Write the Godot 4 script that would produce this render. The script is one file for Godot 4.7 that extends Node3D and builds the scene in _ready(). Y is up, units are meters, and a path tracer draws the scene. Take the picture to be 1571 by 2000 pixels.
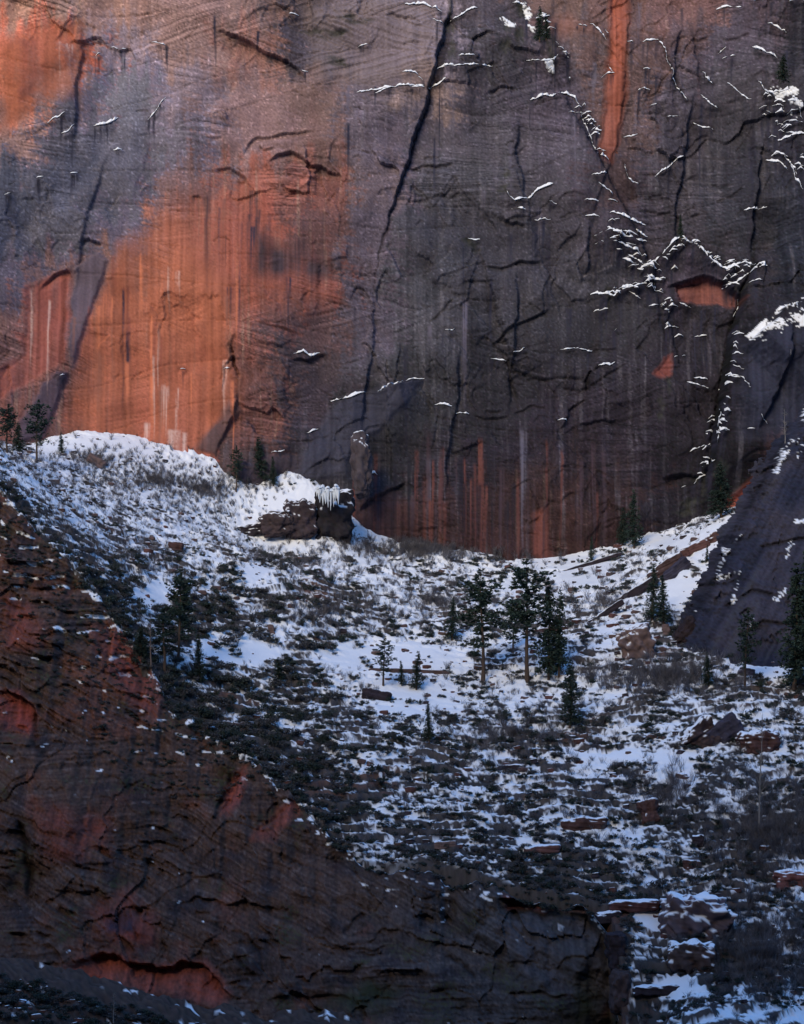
extends Node3D
# Canyon wall in winter: a stained sandstone cliff, a snowy talus bowl with pines and scrub, a cross-bedded rock ridge in front.
# Survey frame used while laying things out: a bearing (u, v) and a distance d in metres give a place in the world.
const K := 0.00021256
const U0 := 785.5
const V0 := 1500.0

func pt(u: float, v: float, d: float) -> Vector3:
	return Vector3((u - U0) * K * d, (V0 - v) * K * d, -d)

func lin(r: float, g: float, b: float, gain: float) -> Vector3:
	var c := Color(r / 255.0, g / 255.0, b / 255.0).srgb_to_linear()
	return Vector3(minf(c.r * gain * 0.73, 0.7), minf(c.g * gain * 0.675, 0.7), minf(c.b * gain * 0.76, 0.7))

func noise(s: int, wave: float, octaves: int, kind := FastNoiseLite.TYPE_SIMPLEX_SMOOTH, fractal := FastNoiseLite.FRACTAL_FBM) -> FastNoiseLite:
	var n := FastNoiseLite.new()
	n.seed = s
	n.noise_type = kind
	n.frequency = 1.0 / wave
	n.fractal_type = fractal if octaves > 1 else FastNoiseLite.FRACTAL_NONE
	n.fractal_octaves = octaves
	return n

var used_names := {}
func numbered(called: String) -> String:
	var n: int = used_names.get(called, 0)
	used_names[called] = n + 1
	return called if n == 0 else "%s_%03d" % [called, n]

func tag(o: Node3D, label: String, category := "", group := "", kind := "") -> void:
	if label: o.set_meta("label", label)
	if category: o.set_meta("category", category)
	if group: o.set_meta("group", group)
	if kind: o.set_meta("kind", kind)

func put_mesh(called: String, mesh: Mesh, mat: Material, parent: Node = self) -> MeshInstance3D:
	var o := MeshInstance3D.new()
	o.name = numbered(called) if parent == self else called
	o.mesh = mesh
	o.material_override = mat
	parent.add_child(o, true)
	return o

func surface_mat(rough: float, spec := 0.3) -> StandardMaterial3D:
	var m := StandardMaterial3D.new()
	m.vertex_color_use_as_albedo = true
	m.roughness = rough
	m.metallic_specular = spec
	return m

# ---------------------------------------------------------------- a sheet of rock or ground as a grid of points
class Sheet:
	var w := 0
	var h := 0
	var x0 := 0.0
	var y0 := 0.0        # top (or far) edge; rows run down (or nearer)
	var cx := 0.3
	var cy := 0.3
	var z := PackedFloat32Array()
	var wx := PackedFloat32Array()
	var wy := PackedFloat32Array()
	var r := PackedFloat32Array()
	var g := PackedFloat32Array()
	var b := PackedFloat32Array()
	var best := PackedFloat32Array()
	var side := PackedFloat32Array()
	var along := PackedFloat32Array()
	var mark := PackedInt32Array()
	var stamp := 0
	func _init(xa: float, xb: float, ytop: float, ybot: float, cell_x: float, cell_y: float) -> void:
		x0 = xa
		y0 = ytop
		cx = cell_x
		cy = cell_y
		w = int(ceil((xb - xa) / cell_x)) + 1
		h = int(ceil((ytop - ybot) / cell_y)) + 1
		for a: PackedFloat32Array in [z, wx, wy, r, g, b, best, side, along]:
			a.resize(w * h)
		z.resize(w * h); wx.resize(w * h); wy.resize(w * h); r.resize(w * h); g.resize(w * h); b.resize(w * h)
		best.resize(w * h); side.resize(w * h); along.resize(w * h); mark.resize(w * h)
	func at(p: Vector2) -> int:
		return clampi(int(round((y0 - p.y) / cy)), 0, h - 1) * w + clampi(int(round((p.x - x0) / cx)), 0, w - 1)
	# cells near a line, with distance, side (right of travel positive) and place along it
	func near(line: PackedVector2Array, reach: float, warp := 1.0) -> PackedInt32Array:
		stamp += 1
		var found := PackedInt32Array()
		var total := 0.0
		for k in line.size() - 1:
			total += line[k].distance_to(line[k + 1])
		var run := 0.0
		for k in line.size() - 1:
			var a := line[k]
			var q := line[k + 1]
			var ab := q - a
			var len := maxf(ab.length(), 0.001)
			var dir := ab / len
			var pad := reach + 1.5
			var i0 := clampi(int((minf(a.x, q.x) - pad - x0) / cx), 0, w - 1)
			var i1 := clampi(int((maxf(a.x, q.x) + pad - x0) / cx) + 1, 0, w - 1)
			var j0 := clampi(int((y0 - maxf(a.y, q.y) - pad) / cy), 0, h - 1)
			var j1 := clampi(int((y0 - minf(a.y, q.y) + pad) / cy) + 1, 0, h - 1)
			for j in range(j0, j1 + 1):
				for i in range(i0, i1 + 1):
					var n := j * w + i
					var px := x0 + i * cx + wx[n] * warp - a.x
					var py := y0 - j * cy + wy[n] * warp - a.y
					var t := clampf(px * dir.x + py * dir.y, 0.0, len)
					var ex := px - dir.x * t
					var ey := py - dir.y * t
					var dd := sqrt(ex * ex + ey * ey)
					if dd > reach: continue
					if mark[n] != stamp:
						mark[n] = stamp
						found.append(n)
					elif dd >= best[n]: continue
					best[n] = dd
					side[n] = dd if px * dir.y - py * dir.x > 0.0 else -dd
					along[n] = (run + t) / total
			run += len
		return found
	func cells_in(poly: PackedVector2Array, pad := 0.0) -> PackedInt32Array:
		var lo := poly[0]
		var hi := poly[0]
		for p in poly:
			lo = lo.min(p)
			hi = hi.max(p)
		var found := PackedInt32Array()
		for j in range(clampi(int((y0 - hi.y - pad) / cy), 0, h - 1), clampi(int((y0 - lo.y + pad) / cy) + 1, 0, h - 1) + 1):
			for i in range(clampi(int((lo.x - pad - x0) / cx), 0, w - 1), clampi(int((hi.x + pad - x0) / cx) + 1, 0, w - 1) + 1):
				found.append(j * w + i)
		return found
	func tint(n: int, c: Vector3, k: float) -> void:
		r[n] += (c.x - r[n]) * k
		g[n] += (c.y - g[n]) * k
		b[n] += (c.z - b[n]) * k
	func scale_tone(n: int, k: float) -> void:
		r[n] *= k
		g[n] *= k
		b[n] *= k

# rows in parallel, each row writes only its own cells
func by_rows(f: Callable, rows: int) -> void:
	var id := WorkerThreadPool.add_group_task(f, rows, -1, true)
	WorkerThreadPool.wait_for_group_task_completion(id)

func grid_mesh(w: int, h: int, p: PackedVector3Array, c: PackedColorArray, skip := PackedByteArray()) -> ArrayMesh:
	var n := PackedVector3Array()
	n.resize(w * h)
	for j in h:
		var ja := maxi(j - 1, 0) * w
		var jb := mini(j + 1, h - 1) * w
		for i in w:
			n[j * w + i] = (p[j * w + mini(i + 1, w - 1)] - p[j * w + maxi(i - 1, 0)]).cross(p[ja + i] - p[jb + i]).normalized()
	var idx := PackedInt32Array()
	idx.resize((w - 1) * (h - 1) * 6)
	var at := 0
	var check := skip.size() > 0
	for j in h - 1:
		for i in w - 1:
			var a := j * w + i
			if check and (skip[a] or skip[a + 1] or skip[a + w] or skip[a + w + 1]): continue
			idx[at] = a
			idx[at + 1] = a + 1
			idx[at + 2] = a + w + 1
			idx[at + 3] = a
			idx[at + 4] = a + w + 1
			idx[at + 5] = a + w
			at += 6
	idx.resize(at)
	var arr := []
	arr.resize(Mesh.ARRAY_MAX)
	arr[Mesh.ARRAY_VERTEX] = p
	arr[Mesh.ARRAY_NORMAL] = n
	arr[Mesh.ARRAY_COLOR] = c
	arr[Mesh.ARRAY_INDEX] = idx
	var m := ArrayMesh.new()
	m.add_surface_from_arrays(Mesh.PRIMITIVE_TRIANGLES, arr)
	return m

# a loose heap of triangles
class Bag:
	var p := PackedVector3Array()
	var n := PackedVector3Array()
	var c := PackedColorArray()
	func tri(a: Vector3, b: Vector3, d: Vector3, col: Color) -> void:
		var m := (d - a).cross(b - a).normalized()
		p.append(a); p.append(b); p.append(d)
		for k in 3:
			n.append(m)
			c.append(col)
	func quad(a: Vector3, b: Vector3, d: Vector3, e: Vector3, col: Color) -> void:
		tri(a, b, d, col)
		tri(a, d, e, col)
	func limb(a: Vector3, b: Vector3, ra: float, rb: float, col: Color, sides := 5) -> void:
		var ax := (b - a).normalized()
		var s := ax.cross(Vector3(0.3, 0.1, 0.95)).normalized()
		var t := ax.cross(s)
		for k in sides:
			var u := TAU * k / sides
			var v := TAU * (k + 1) / sides
			var d1 := s * cos(u) + t * sin(u)
			var d2 := s * cos(v) + t * sin(v)
			quad(a + d1 * ra, b + d1 * rb, b + d2 * rb, a + d2 * ra, col)
	func mesh() -> ArrayMesh:
		var arr := []
		arr.resize(Mesh.ARRAY_MAX)
		arr[Mesh.ARRAY_VERTEX] = p
		arr[Mesh.ARRAY_NORMAL] = n
		arr[Mesh.ARRAY_COLOR] = c
		var m := ArrayMesh.new()
		m.add_surface_from_arrays(Mesh.PRIMITIVE_TRIANGLES, arr)
		return m

var rng := RandomNumberGenerator.new()
var rock_mat: StandardMaterial3D
var snow_mat: StandardMaterial3D
var plant_mat: StandardMaterial3D
var bark_mat: StandardMaterial3D
const SNOW := Vector3(0.80, 0.82, 0.86)

#==LOOK
func _ready() -> void:
	var cam := Camera3D.new()
	cam.name = "camera"
	cam.projection = Camera3D.PROJECTION_FRUSTUM      # a view camera with its front raised: verticals stay parallel
	cam.near = 1.0
	cam.far = 3000.0
	cam.size = 2.0 * 1000.0 * K
	cam.frustum_offset = Vector2(0.0, 500.0 * K)
	add_child(cam)
	var env := Environment.new()
	env.background_mode = Environment.BG_SKY
	var sky_look := ProceduralSkyMaterial.new()
	sky_look.sky_top_color = Color(0.33, 0.575, 0.88)
	sky_look.sky_horizon_color = Color(0.50, 0.715, 0.92)
	sky_look.sky_curve = 0.25
	sky_look.ground_bottom_color = Color(0.10, 0.09, 0.09)
	sky_look.ground_horizon_color = Color(0.16, 0.14, 0.14)
	sky_look.sun_angle_max = 0.0
	env.sky = Sky.new()
	env.sky.sky_material = sky_look
	env.tonemap_mode = Environment.TONE_MAPPER_LINEAR
	env.tonemap_exposure = 1.27
	env.sdfgi_enabled = true
	env.ssao_enabled = true
	env.ssil_enabled = true
	var we := WorldEnvironment.new()
	we.name = "world_environment"
	we.environment = env
	add_child(we)
	var sun := DirectionalLight3D.new()
	sun.name = "sun"
	sun.light_energy = 0.8
	sun.light_angular_distance = 25.0
	sun.light_color = Color(1.0, 0.94, 0.85)
	sun.shadow_enabled = true
	sun.rotation_degrees = Vector3(-27.0, -24.0, 0.0)
	add_child(sun)
	rock_mat = surface_mat(0.92)
	snow_mat = surface_mat(0.7)
	plant_mat = surface_mat(0.85, 0.2)
	bark_mat = surface_mat(0.95, 0.2)
	rng.seed = 7
	build_cliff()
	build_slope()
	build_ridge()
	build_slab()
	build_far_side()
	build_plants()

#==CLIFF
var cl: Sheet
var cl_n: Array[FastNoiseLite] = []
var cl_table: Array[Vector3] = []
const CL_COLS := 14
const CL_ROWS := 13
# stain colours of the wall as surveyed, rows from the top down, columns from the west
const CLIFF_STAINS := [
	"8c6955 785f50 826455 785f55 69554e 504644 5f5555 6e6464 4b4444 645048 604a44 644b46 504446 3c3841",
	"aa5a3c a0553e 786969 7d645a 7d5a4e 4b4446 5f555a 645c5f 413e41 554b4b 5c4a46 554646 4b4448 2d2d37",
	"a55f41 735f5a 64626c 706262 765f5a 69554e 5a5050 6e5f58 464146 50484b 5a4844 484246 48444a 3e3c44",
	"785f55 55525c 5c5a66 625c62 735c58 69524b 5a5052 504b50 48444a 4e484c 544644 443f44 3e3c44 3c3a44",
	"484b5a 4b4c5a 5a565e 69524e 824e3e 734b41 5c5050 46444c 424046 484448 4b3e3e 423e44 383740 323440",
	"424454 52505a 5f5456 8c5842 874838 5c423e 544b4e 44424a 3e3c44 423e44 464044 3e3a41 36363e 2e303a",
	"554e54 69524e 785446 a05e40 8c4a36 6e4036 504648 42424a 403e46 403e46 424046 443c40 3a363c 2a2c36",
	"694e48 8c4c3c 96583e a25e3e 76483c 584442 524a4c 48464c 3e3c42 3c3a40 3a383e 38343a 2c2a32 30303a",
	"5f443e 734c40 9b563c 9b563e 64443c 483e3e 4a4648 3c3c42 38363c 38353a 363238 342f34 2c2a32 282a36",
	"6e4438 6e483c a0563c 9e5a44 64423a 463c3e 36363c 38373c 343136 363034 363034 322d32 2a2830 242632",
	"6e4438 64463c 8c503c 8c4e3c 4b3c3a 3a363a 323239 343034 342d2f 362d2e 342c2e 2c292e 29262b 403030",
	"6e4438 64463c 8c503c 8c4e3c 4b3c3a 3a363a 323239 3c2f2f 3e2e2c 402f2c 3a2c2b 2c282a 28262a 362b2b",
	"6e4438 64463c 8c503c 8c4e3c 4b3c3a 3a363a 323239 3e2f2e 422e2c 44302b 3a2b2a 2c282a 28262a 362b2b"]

func cliff_d(x: float, y: float) -> float:
	var d := 651.0 + (y - 60.0) * 0.055
	d -= 10.0 * smoothstep(-50.0, -130.0, x)
	d -= 4.0 * smoothstep(-5.0, -45.0, x)
	d -= 26.0 * smoothstep(78.0, 135.0, x)
	return d

func cp(u: float, v: float) -> Vector2:   # place on the wall at a bearing
	var d := 650.0
	var q := Vector2.ZERO
	for k in 4:
		q = Vector2((u - U0) * K * d, (V0 - v) * K * d)
		d = cliff_d(q.x, q.y)
	return q

func cline(a: Array) -> PackedVector2Array:
	var out := PackedVector2Array()
	for k in range(0, a.size() - 1, 2):
		out.append(cp(a[k], a[k + 1]))
	return out

func cl_row(j: int) -> void:
	var s := cl
	var y := s.y0 - j * s.cy
	for i in s.w:
		var n := j * s.w + i
		var x := s.x0 + i * s.cx
		var w1 := cl_n[0].get_noise_2d(x, y)
		var w2 := cl_n[1].get_noise_2d(x, y)
		var grain0 := cl_n[9].get_noise_2d(x * 0.8 + 77.0, y * 0.8)
		s.wx[n] = w1 * 0.9 + grain0 * 0.25
		s.wy[n] = w2 * 0.9 + grain0 * 0.25
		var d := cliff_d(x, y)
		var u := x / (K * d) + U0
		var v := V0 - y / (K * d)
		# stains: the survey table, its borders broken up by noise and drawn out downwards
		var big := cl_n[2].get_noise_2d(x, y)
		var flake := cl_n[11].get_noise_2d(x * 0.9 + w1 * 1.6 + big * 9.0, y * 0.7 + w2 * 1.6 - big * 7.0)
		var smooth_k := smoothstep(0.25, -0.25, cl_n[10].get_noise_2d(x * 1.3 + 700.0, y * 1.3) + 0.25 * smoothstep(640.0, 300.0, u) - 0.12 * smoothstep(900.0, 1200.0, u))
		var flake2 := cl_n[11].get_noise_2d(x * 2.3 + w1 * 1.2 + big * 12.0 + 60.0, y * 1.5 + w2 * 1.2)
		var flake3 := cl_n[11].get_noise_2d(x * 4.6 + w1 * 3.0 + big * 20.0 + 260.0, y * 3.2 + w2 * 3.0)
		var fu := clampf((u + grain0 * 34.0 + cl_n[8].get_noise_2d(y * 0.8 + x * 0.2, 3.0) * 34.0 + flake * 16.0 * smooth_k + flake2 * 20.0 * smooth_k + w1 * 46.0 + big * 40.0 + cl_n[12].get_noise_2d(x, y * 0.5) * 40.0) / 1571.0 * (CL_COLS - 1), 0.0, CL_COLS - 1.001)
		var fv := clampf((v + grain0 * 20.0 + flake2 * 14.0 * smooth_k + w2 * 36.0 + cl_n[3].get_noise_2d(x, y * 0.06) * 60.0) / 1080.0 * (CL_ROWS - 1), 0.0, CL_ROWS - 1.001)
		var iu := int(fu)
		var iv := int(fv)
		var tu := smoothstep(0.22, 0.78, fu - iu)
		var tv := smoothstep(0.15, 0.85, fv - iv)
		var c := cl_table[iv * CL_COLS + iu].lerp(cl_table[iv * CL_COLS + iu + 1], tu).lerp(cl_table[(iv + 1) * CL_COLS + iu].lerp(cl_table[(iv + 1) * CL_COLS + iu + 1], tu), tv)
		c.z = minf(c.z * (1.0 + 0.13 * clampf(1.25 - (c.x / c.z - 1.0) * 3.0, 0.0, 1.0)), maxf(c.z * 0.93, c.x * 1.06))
		c.x *= 1.0 - 0.05 * clampf(1.25 - (c.x / c.z - 1.0) * 3.0, 0.0, 1.0)
		# water streaks run down the wall
		var st := cl_n[4].get_noise_2d(x + w1 * 0.25, y * 0.035)
		var st2 := cl_n[5].get_noise_2d(x + w1 * 0.5, y * 0.02)
		var streaky := clampf(0.35 + big * 0.9 + 0.35 * smoothstep(560.0, 1000.0, v), 0.0, 1.0)
		var red := clampf((c.x / c.z - 1.3) * 0.6, 0.0, 1.0)
		var k := 1.0 + (st * 0.42 + st2 * 0.35) * (0.12 + 0.95 * streaky)
		var dark := smoothstep(0.22, 0.55, st + st2 * 0.5) * streaky * 0.55
		c = c.lerp(Vector3(0.085, 0.078, 0.09), dark * (1.0 - 0.25 * red))
		var pale := smoothstep(0.3, 0.62, -st + cl_n[6].get_noise_2d(x, y * 0.05) * 0.4) * 0.28 * red
		c = c.lerp(Vector3(0.5, 0.36, 0.28), pale)
		# bedding: sweeping laminae in sets that dip different ways
		var set_f := y / 11.0 + cl_n[7].get_noise_2d(x * 0.5, y * 0.5) * 1.5
		var set_i := floorf(set_f)
		var dip := sin(set_i * 2.7) * 0.34
		var lam_y := y + dip * x + w2 * 0.5 + cl_n[7].get_noise_2d(x * 0.6 + set_i * 50.0, y * 0.6) * 3.6
		var lam := cl_n[8].get_noise_2d(lam_y * 1.0, set_i * 9.0 + x * 0.02) * 0.7 + cl_n[8].get_noise_2d(lam_y * 2.4, set_i * 5.0 + x * 0.03) * 0.6
		var lam_edge := smoothstep(0.06, 0.0, set_f - set_i) * 0.5
		var grain := cl_n[9].get_noise_2d(x * 1.0, y * 1.0)
		k *= 1.0 + lam * (0.62 + 0.45 * red) * (0.12 + 1.25 * smoothstep(-0.15, 0.35, cl_n[10].get_noise_2d(x * 1.2 + 55.0, y * 1.2))) + grain * 0.42 + cl_n[14].get_noise_2d(x, y) * 0.30 - lam_edge * 0.45
		k = maxf(k, 0.25)
		var speck := cl_n[13].get_noise_2d(x, y)
		if speck > 0.60 - 0.15 * big: k *= 1.0 + (speck - 0.5) * 2.2 * (1.0 - 0.6 * red)
		# relief
		var z := cl_n[10].get_noise_2d(x, y) * 4.2 + big * 1.6 - lam_edge * 0.5
		z += (flake * 1.3 + flake2 * 0.75 + flake3 * 0.22) * smooth_k
		k *= 1.0 + (flake * 0.09 + flake2 * 0.19 + flake3 * 0.17) * smooth_k
		z += lam * 0.5 * smoothstep(430.0, 560.0, u) * smoothstep(900.0, 840.0, u) * smoothstep(210.0, 140.0, v + (u - 600.0) * 0.05)
		z += lam * (0.03 + 0.20 * smoothstep(0.0, 0.5, cl_n[10].get_noise_2d(x * 0.8 + 300.0, y * 0.8))) + grain * 0.07 + w1 * 0.3
		s.z[n] = z
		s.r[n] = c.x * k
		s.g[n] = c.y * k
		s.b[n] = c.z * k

# shape one line of the wall. how: crack, roof (rock below the line is undercut), step (rock on the right of travel stands proud)
func cl_stroke(a: Array, how: String, size: float, reach := 3.0, shade_stain := 0.0) -> void:
	sheet_stroke(cl, cline(a), how, size, reach, shade_stain)

func sheet_stroke(s: Sheet, line: PackedVector2Array, how: String, size: float, reach: float, shade_stain: float) -> void:
	for n in s.near(line, reach if how != "crack" else size * 3.0):
		var t := s.along[n]
		var taper := clampf(minf(t, 1.0 - t) * 7.0, 0.12, 1.0)
		var d := s.best[n]
		var q := s.side[n]
		match how:
			"crack":
				var f := exp(-pow(d / (size * 0.8 * taper), 2.0))
				s.z[n] -= f * size * 1.6 * taper
				s.scale_tone(n, 1.0 - f * shade_stain)
			"roof":
				var f := smoothstep(-0.1, 0.35, q) * (1.0 - smoothstep(0.0, reach, q)) * taper
				s.z[n] -= f * size
				var lip := exp(-pow((q + 0.3) / 0.45, 2.0)) * taper
				s.z[n] += lip * size * 0.25
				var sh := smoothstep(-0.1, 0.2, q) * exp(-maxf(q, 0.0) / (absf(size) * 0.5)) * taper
				s.scale_tone(n, 1.0 - sh * shade_stain)  # shade under the overhang, painted into the rock tone
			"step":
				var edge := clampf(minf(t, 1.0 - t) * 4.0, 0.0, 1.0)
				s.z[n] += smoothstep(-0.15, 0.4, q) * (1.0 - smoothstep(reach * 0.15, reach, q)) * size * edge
				if shade_stain > 0.0: s.scale_tone(n, 1.0 - exp(-pow(q / 0.7, 2.0)) * shade_stain)

func cl_patch(a: Array, c: Vector3, amount: float, soft: float, streaks := 0.4, dig := 0.0) -> void:
	var poly := cline(a)
	var closed := poly.duplicate()
	closed.append(poly[0])
	var near_edge := cl.near(closed, soft)
	var st := cl.stamp
	for n in cl.cells_in(poly, soft + 2.0):
		var i := n % cl.w
		var j := n / cl.w
		var x := cl.x0 + i * cl.cx
		var y := cl.y0 - j * cl.cy
		var inside := Geometry2D.is_point_in_polygon(Vector2(x + cl.wx[n], y + cl.wy[n]), poly)
		var f := 1.0 if inside else 0.0
		if cl.mark[n] == st:
			f = 0.5 + 0.5 * (cl.best[n] if inside else -cl.best[n]) / soft
		if f <= 0.0: continue
		var sn := cl_n[4].get_noise_2d(x, y * 0.03)
		var tone := 1.0 + sn * streaks + cl_n[9].get_noise_2d(x, y) * 0.2
		var m := clampf(f * amount * (1.0 + cl_n[5].get_noise_2d(x, y * 0.05) * streaks), 0.0, 1.0)
		cl.tint(n, c * tone, m)
		cl.z[n] -= dig * smoothstep(0.4, 1.0, f)

# a band that runs down the wall from (u, v) to v2
func cl_streak(u: float, v: float, v2: float, half: float, c: Vector3, amount: float) -> void:
	if v2 == 0.0: v2 = v + rng.randf_range(90.0, 260.0)
	var line := cline([u, v, u - 2.0, (v + v2) * 0.5, u + 1.0, v2])
	var m := half * K * 650.0
	for n in cl.near(line, m * 1.7, 0.25):
		var t := cl.along[n]
		var x := cl.x0 + (n % cl.w) * cl.cx
		var y := cl.y0 - (n / cl.w) * cl.cy
		# a stain breaks into threads that end at different heights
		var thread := cl_n[4].get_noise_2d(x * 2.2, y * 0.03)
		var own := 0.75 + cl_n[5].get_noise_2d(x * 4.0, v) * 1.1
		var f := (1.0 - smoothstep(m * (0.5 - 0.4 * t), m * (1.6 - 0.9 * t), cl.best[n])) * (1.0 - smoothstep(own * 0.25, maxf(own, 0.3), t)) * smoothstep(0.0, 0.04, t) * amount
		f *= clampf(0.8 + thread * 1.8 + cl_n[9].get_noise_2d(x, y) * 0.5, 0.0, 1.2)
		cl.tint(n, c, clampf(f, 0.0, 1.0))

var snow_bag := Bag.new()
func ledge_snow(line: PackedVector2Array, thick: float, gaps: float, s: Sheet, depth: Callable) -> void:
	var path := PackedVector2Array()
	for k in line.size() - 1:
		var steps := maxi(1, int(line[k].distance_to(line[k + 1]) / 0.45))
		for q in steps:
			path.append(line[k].lerp(line[k + 1], float(q) / steps))
	path.append(line[line.size() - 1])
	var rows: Array = []
	for k in path.size():
		var p := path[k]
		var n := s.at(p)
		p -= Vector2(s.wx[n], s.wy[n])
		var wide := cl_n[12].get_noise_2d(p.x, p.y * 2.0 + 40.0) * 1.1 + 0.78 - gaps + cl_n[9].get_noise_2d(p.x, p.y) * 1.1
		var hgt := thick * clampf(wide, 0.0, 1.5) * clampf(minf(k, path.size() - 1 - k) * 0.35 + 0.15, 0.0, 1.0)
		var zs: float = maxf(s.z[s.at(p)], s.z[s.at(p - Vector2(0, 0.35))]) - depth.call(p.x, p.y)
		rows.append([Vector3(p.x, p.y, zs), hgt])
	for k in rows.size() - 1:
		var a: Vector3 = rows[k][0]
		var b: Vector3 = rows[k + 1][0]
		var ha: float = rows[k][1]
		var hb: float = rows[k + 1][1]
		if ha < 0.06 and hb < 0.06 or absf(a.z - b.z) > 3.0: continue
		var c := Color(SNOW.x, SNOW.y, SNOW.z)
		var a1 := a + Vector3(0, ha, -0.5)
		var a2 := a + Vector3(0, ha * 0.75, ha * 0.45)
		var a3 := a + Vector3(0, -ha * 0.15, ha * 0.8)
		var a4 := a + Vector3(0, -ha * 0.25, -0.4)
		var b1 := b + Vector3(0, hb, -0.5)
		var b2 := b + Vector3(0, hb * 0.75, hb * 0.45)
		var b3 := b + Vector3(0, -hb * 0.15, hb * 0.8)
		var b4 := b + Vector3(0, -hb * 0.25, -0.4)
		snow_bag.quad(a1, b1, b2, a2, c)
		snow_bag.quad(a2, b2, b3, a3, c)
		snow_bag.quad(a3, b3, b4, a4, c)

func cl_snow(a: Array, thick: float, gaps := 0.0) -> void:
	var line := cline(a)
	sheet_stroke(cl, line, "step", 0.35 + thick * 0.5, 2.4, 0.35)  # the step's dark line is a painted shadow under the snow ledge
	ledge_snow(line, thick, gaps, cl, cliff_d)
	for k in rng.randi_range(1, 3):      # meltwater stains the rock below
		var t := rng.randf()
		var q: int = 2 * mini(int(t * (a.size() / 2 - 1)), a.size() / 2 - 2)
		var f := rng.randf()
		var v: float = lerpf(a[q + 1], a[q + 3], f) + 2.0
		cl_streak(lerpf(a[q], a[q + 2], f), v, v + rng.randf_range(25.0, 110.0), rng.randf_range(1.5, 4.5), lin(38, 39, 47, 2.0), rng.randf_range(0.4, 0.85))

# snow that clings to a broad sloping patch
func cl_snowfield(a: Array, cover: float) -> void:
	var poly := cline(a)
	for n in cl.cells_in(poly):
		var x := cl.x0 + (n % cl.w) * cl.cx
		var y := cl.y0 - (n / cl.w) * cl.cy
		if not Geometry2D.is_point_in_polygon(Vector2(x + cl.wx[n], y + cl.wy[n]), poly): continue
		var f := cl_n[12].get_noise_2d(x * 0.5 + y * 0.3, y * 0.8) * 1.1 + cl_n[9].get_noise_2d(x * 0.7 - y * 0.4, y * 0.8) * 0.55 + cl_n[14].get_noise_2d(x, y) * 0.3 + cover - 0.54
		if f > 0.0:
			cl.tint(n, SNOW, smoothstep(0.0, 0.08, f))
			cl.z[n] += 0.25 * smoothstep(0.0, 0.2, f)

func build_cliff() -> void:
	for row: String in CLIFF_STAINS:
		for word in row.split(" "):
			var c := Color(word)
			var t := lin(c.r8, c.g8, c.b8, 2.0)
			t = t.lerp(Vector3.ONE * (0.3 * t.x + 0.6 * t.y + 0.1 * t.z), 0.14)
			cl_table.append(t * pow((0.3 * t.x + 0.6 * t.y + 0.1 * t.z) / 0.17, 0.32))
	cl_n = [noise(11, 9.0, 3), noise(12, 9.0, 3), noise(13, 38.0, 3), noise(14, 4.0, 3), noise(15, 1.7, 3), noise(16, 6.5, 3), noise(17, 2.8, 2), noise(18, 60.0, 2),
		noise(19, 1.1, 3), noise(20, 0.9, 3), noise(21, 46.0, 3), noise(22, 17.0, 2, FastNoiseLite.TYPE_CELLULAR), noise(23, 5.0, 3), noise(24, 0.5, 1, FastNoiseLite.TYPE_VALUE), noise(25, 0.55, 2)]
	cl_n[11].cellular_return_type = FastNoiseLite.RETURN_CELL_VALUE
	cl_n[11].cellular_jitter = 1.1
	cl = Sheet.new(-136.0, 136.0, 246.0, 48.0, 0.32, 0.32)
	by_rows(cl_row, cl.h)
	cliff_features()
	var p := PackedVector3Array()
	var c := PackedColorArray()
	p.resize(cl.w * cl.h)
	c.resize(cl.w * cl.h)
	for j in cl.h:
		var y := cl.y0 - j * cl.cy
		for i in cl.w:
			var n := j * cl.w + i
			var x := cl.x0 + i * cl.cx
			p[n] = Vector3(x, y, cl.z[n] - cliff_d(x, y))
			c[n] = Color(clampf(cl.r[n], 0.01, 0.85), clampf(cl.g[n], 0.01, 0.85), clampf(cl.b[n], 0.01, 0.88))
	var o := put_mesh("cliff", grid_mesh(cl.w, cl.h, p, c), rock_mat)
	tag(o, "tall sandstone cliff streaked orange and grey above the snow slope", "", "", "structure")
	if snow_bag.p.size():
		var sn := put_mesh("ledge_snow", snow_bag.mesh(), snow_mat, o)
		tag(sn, "", "", "", "stuff")

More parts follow.
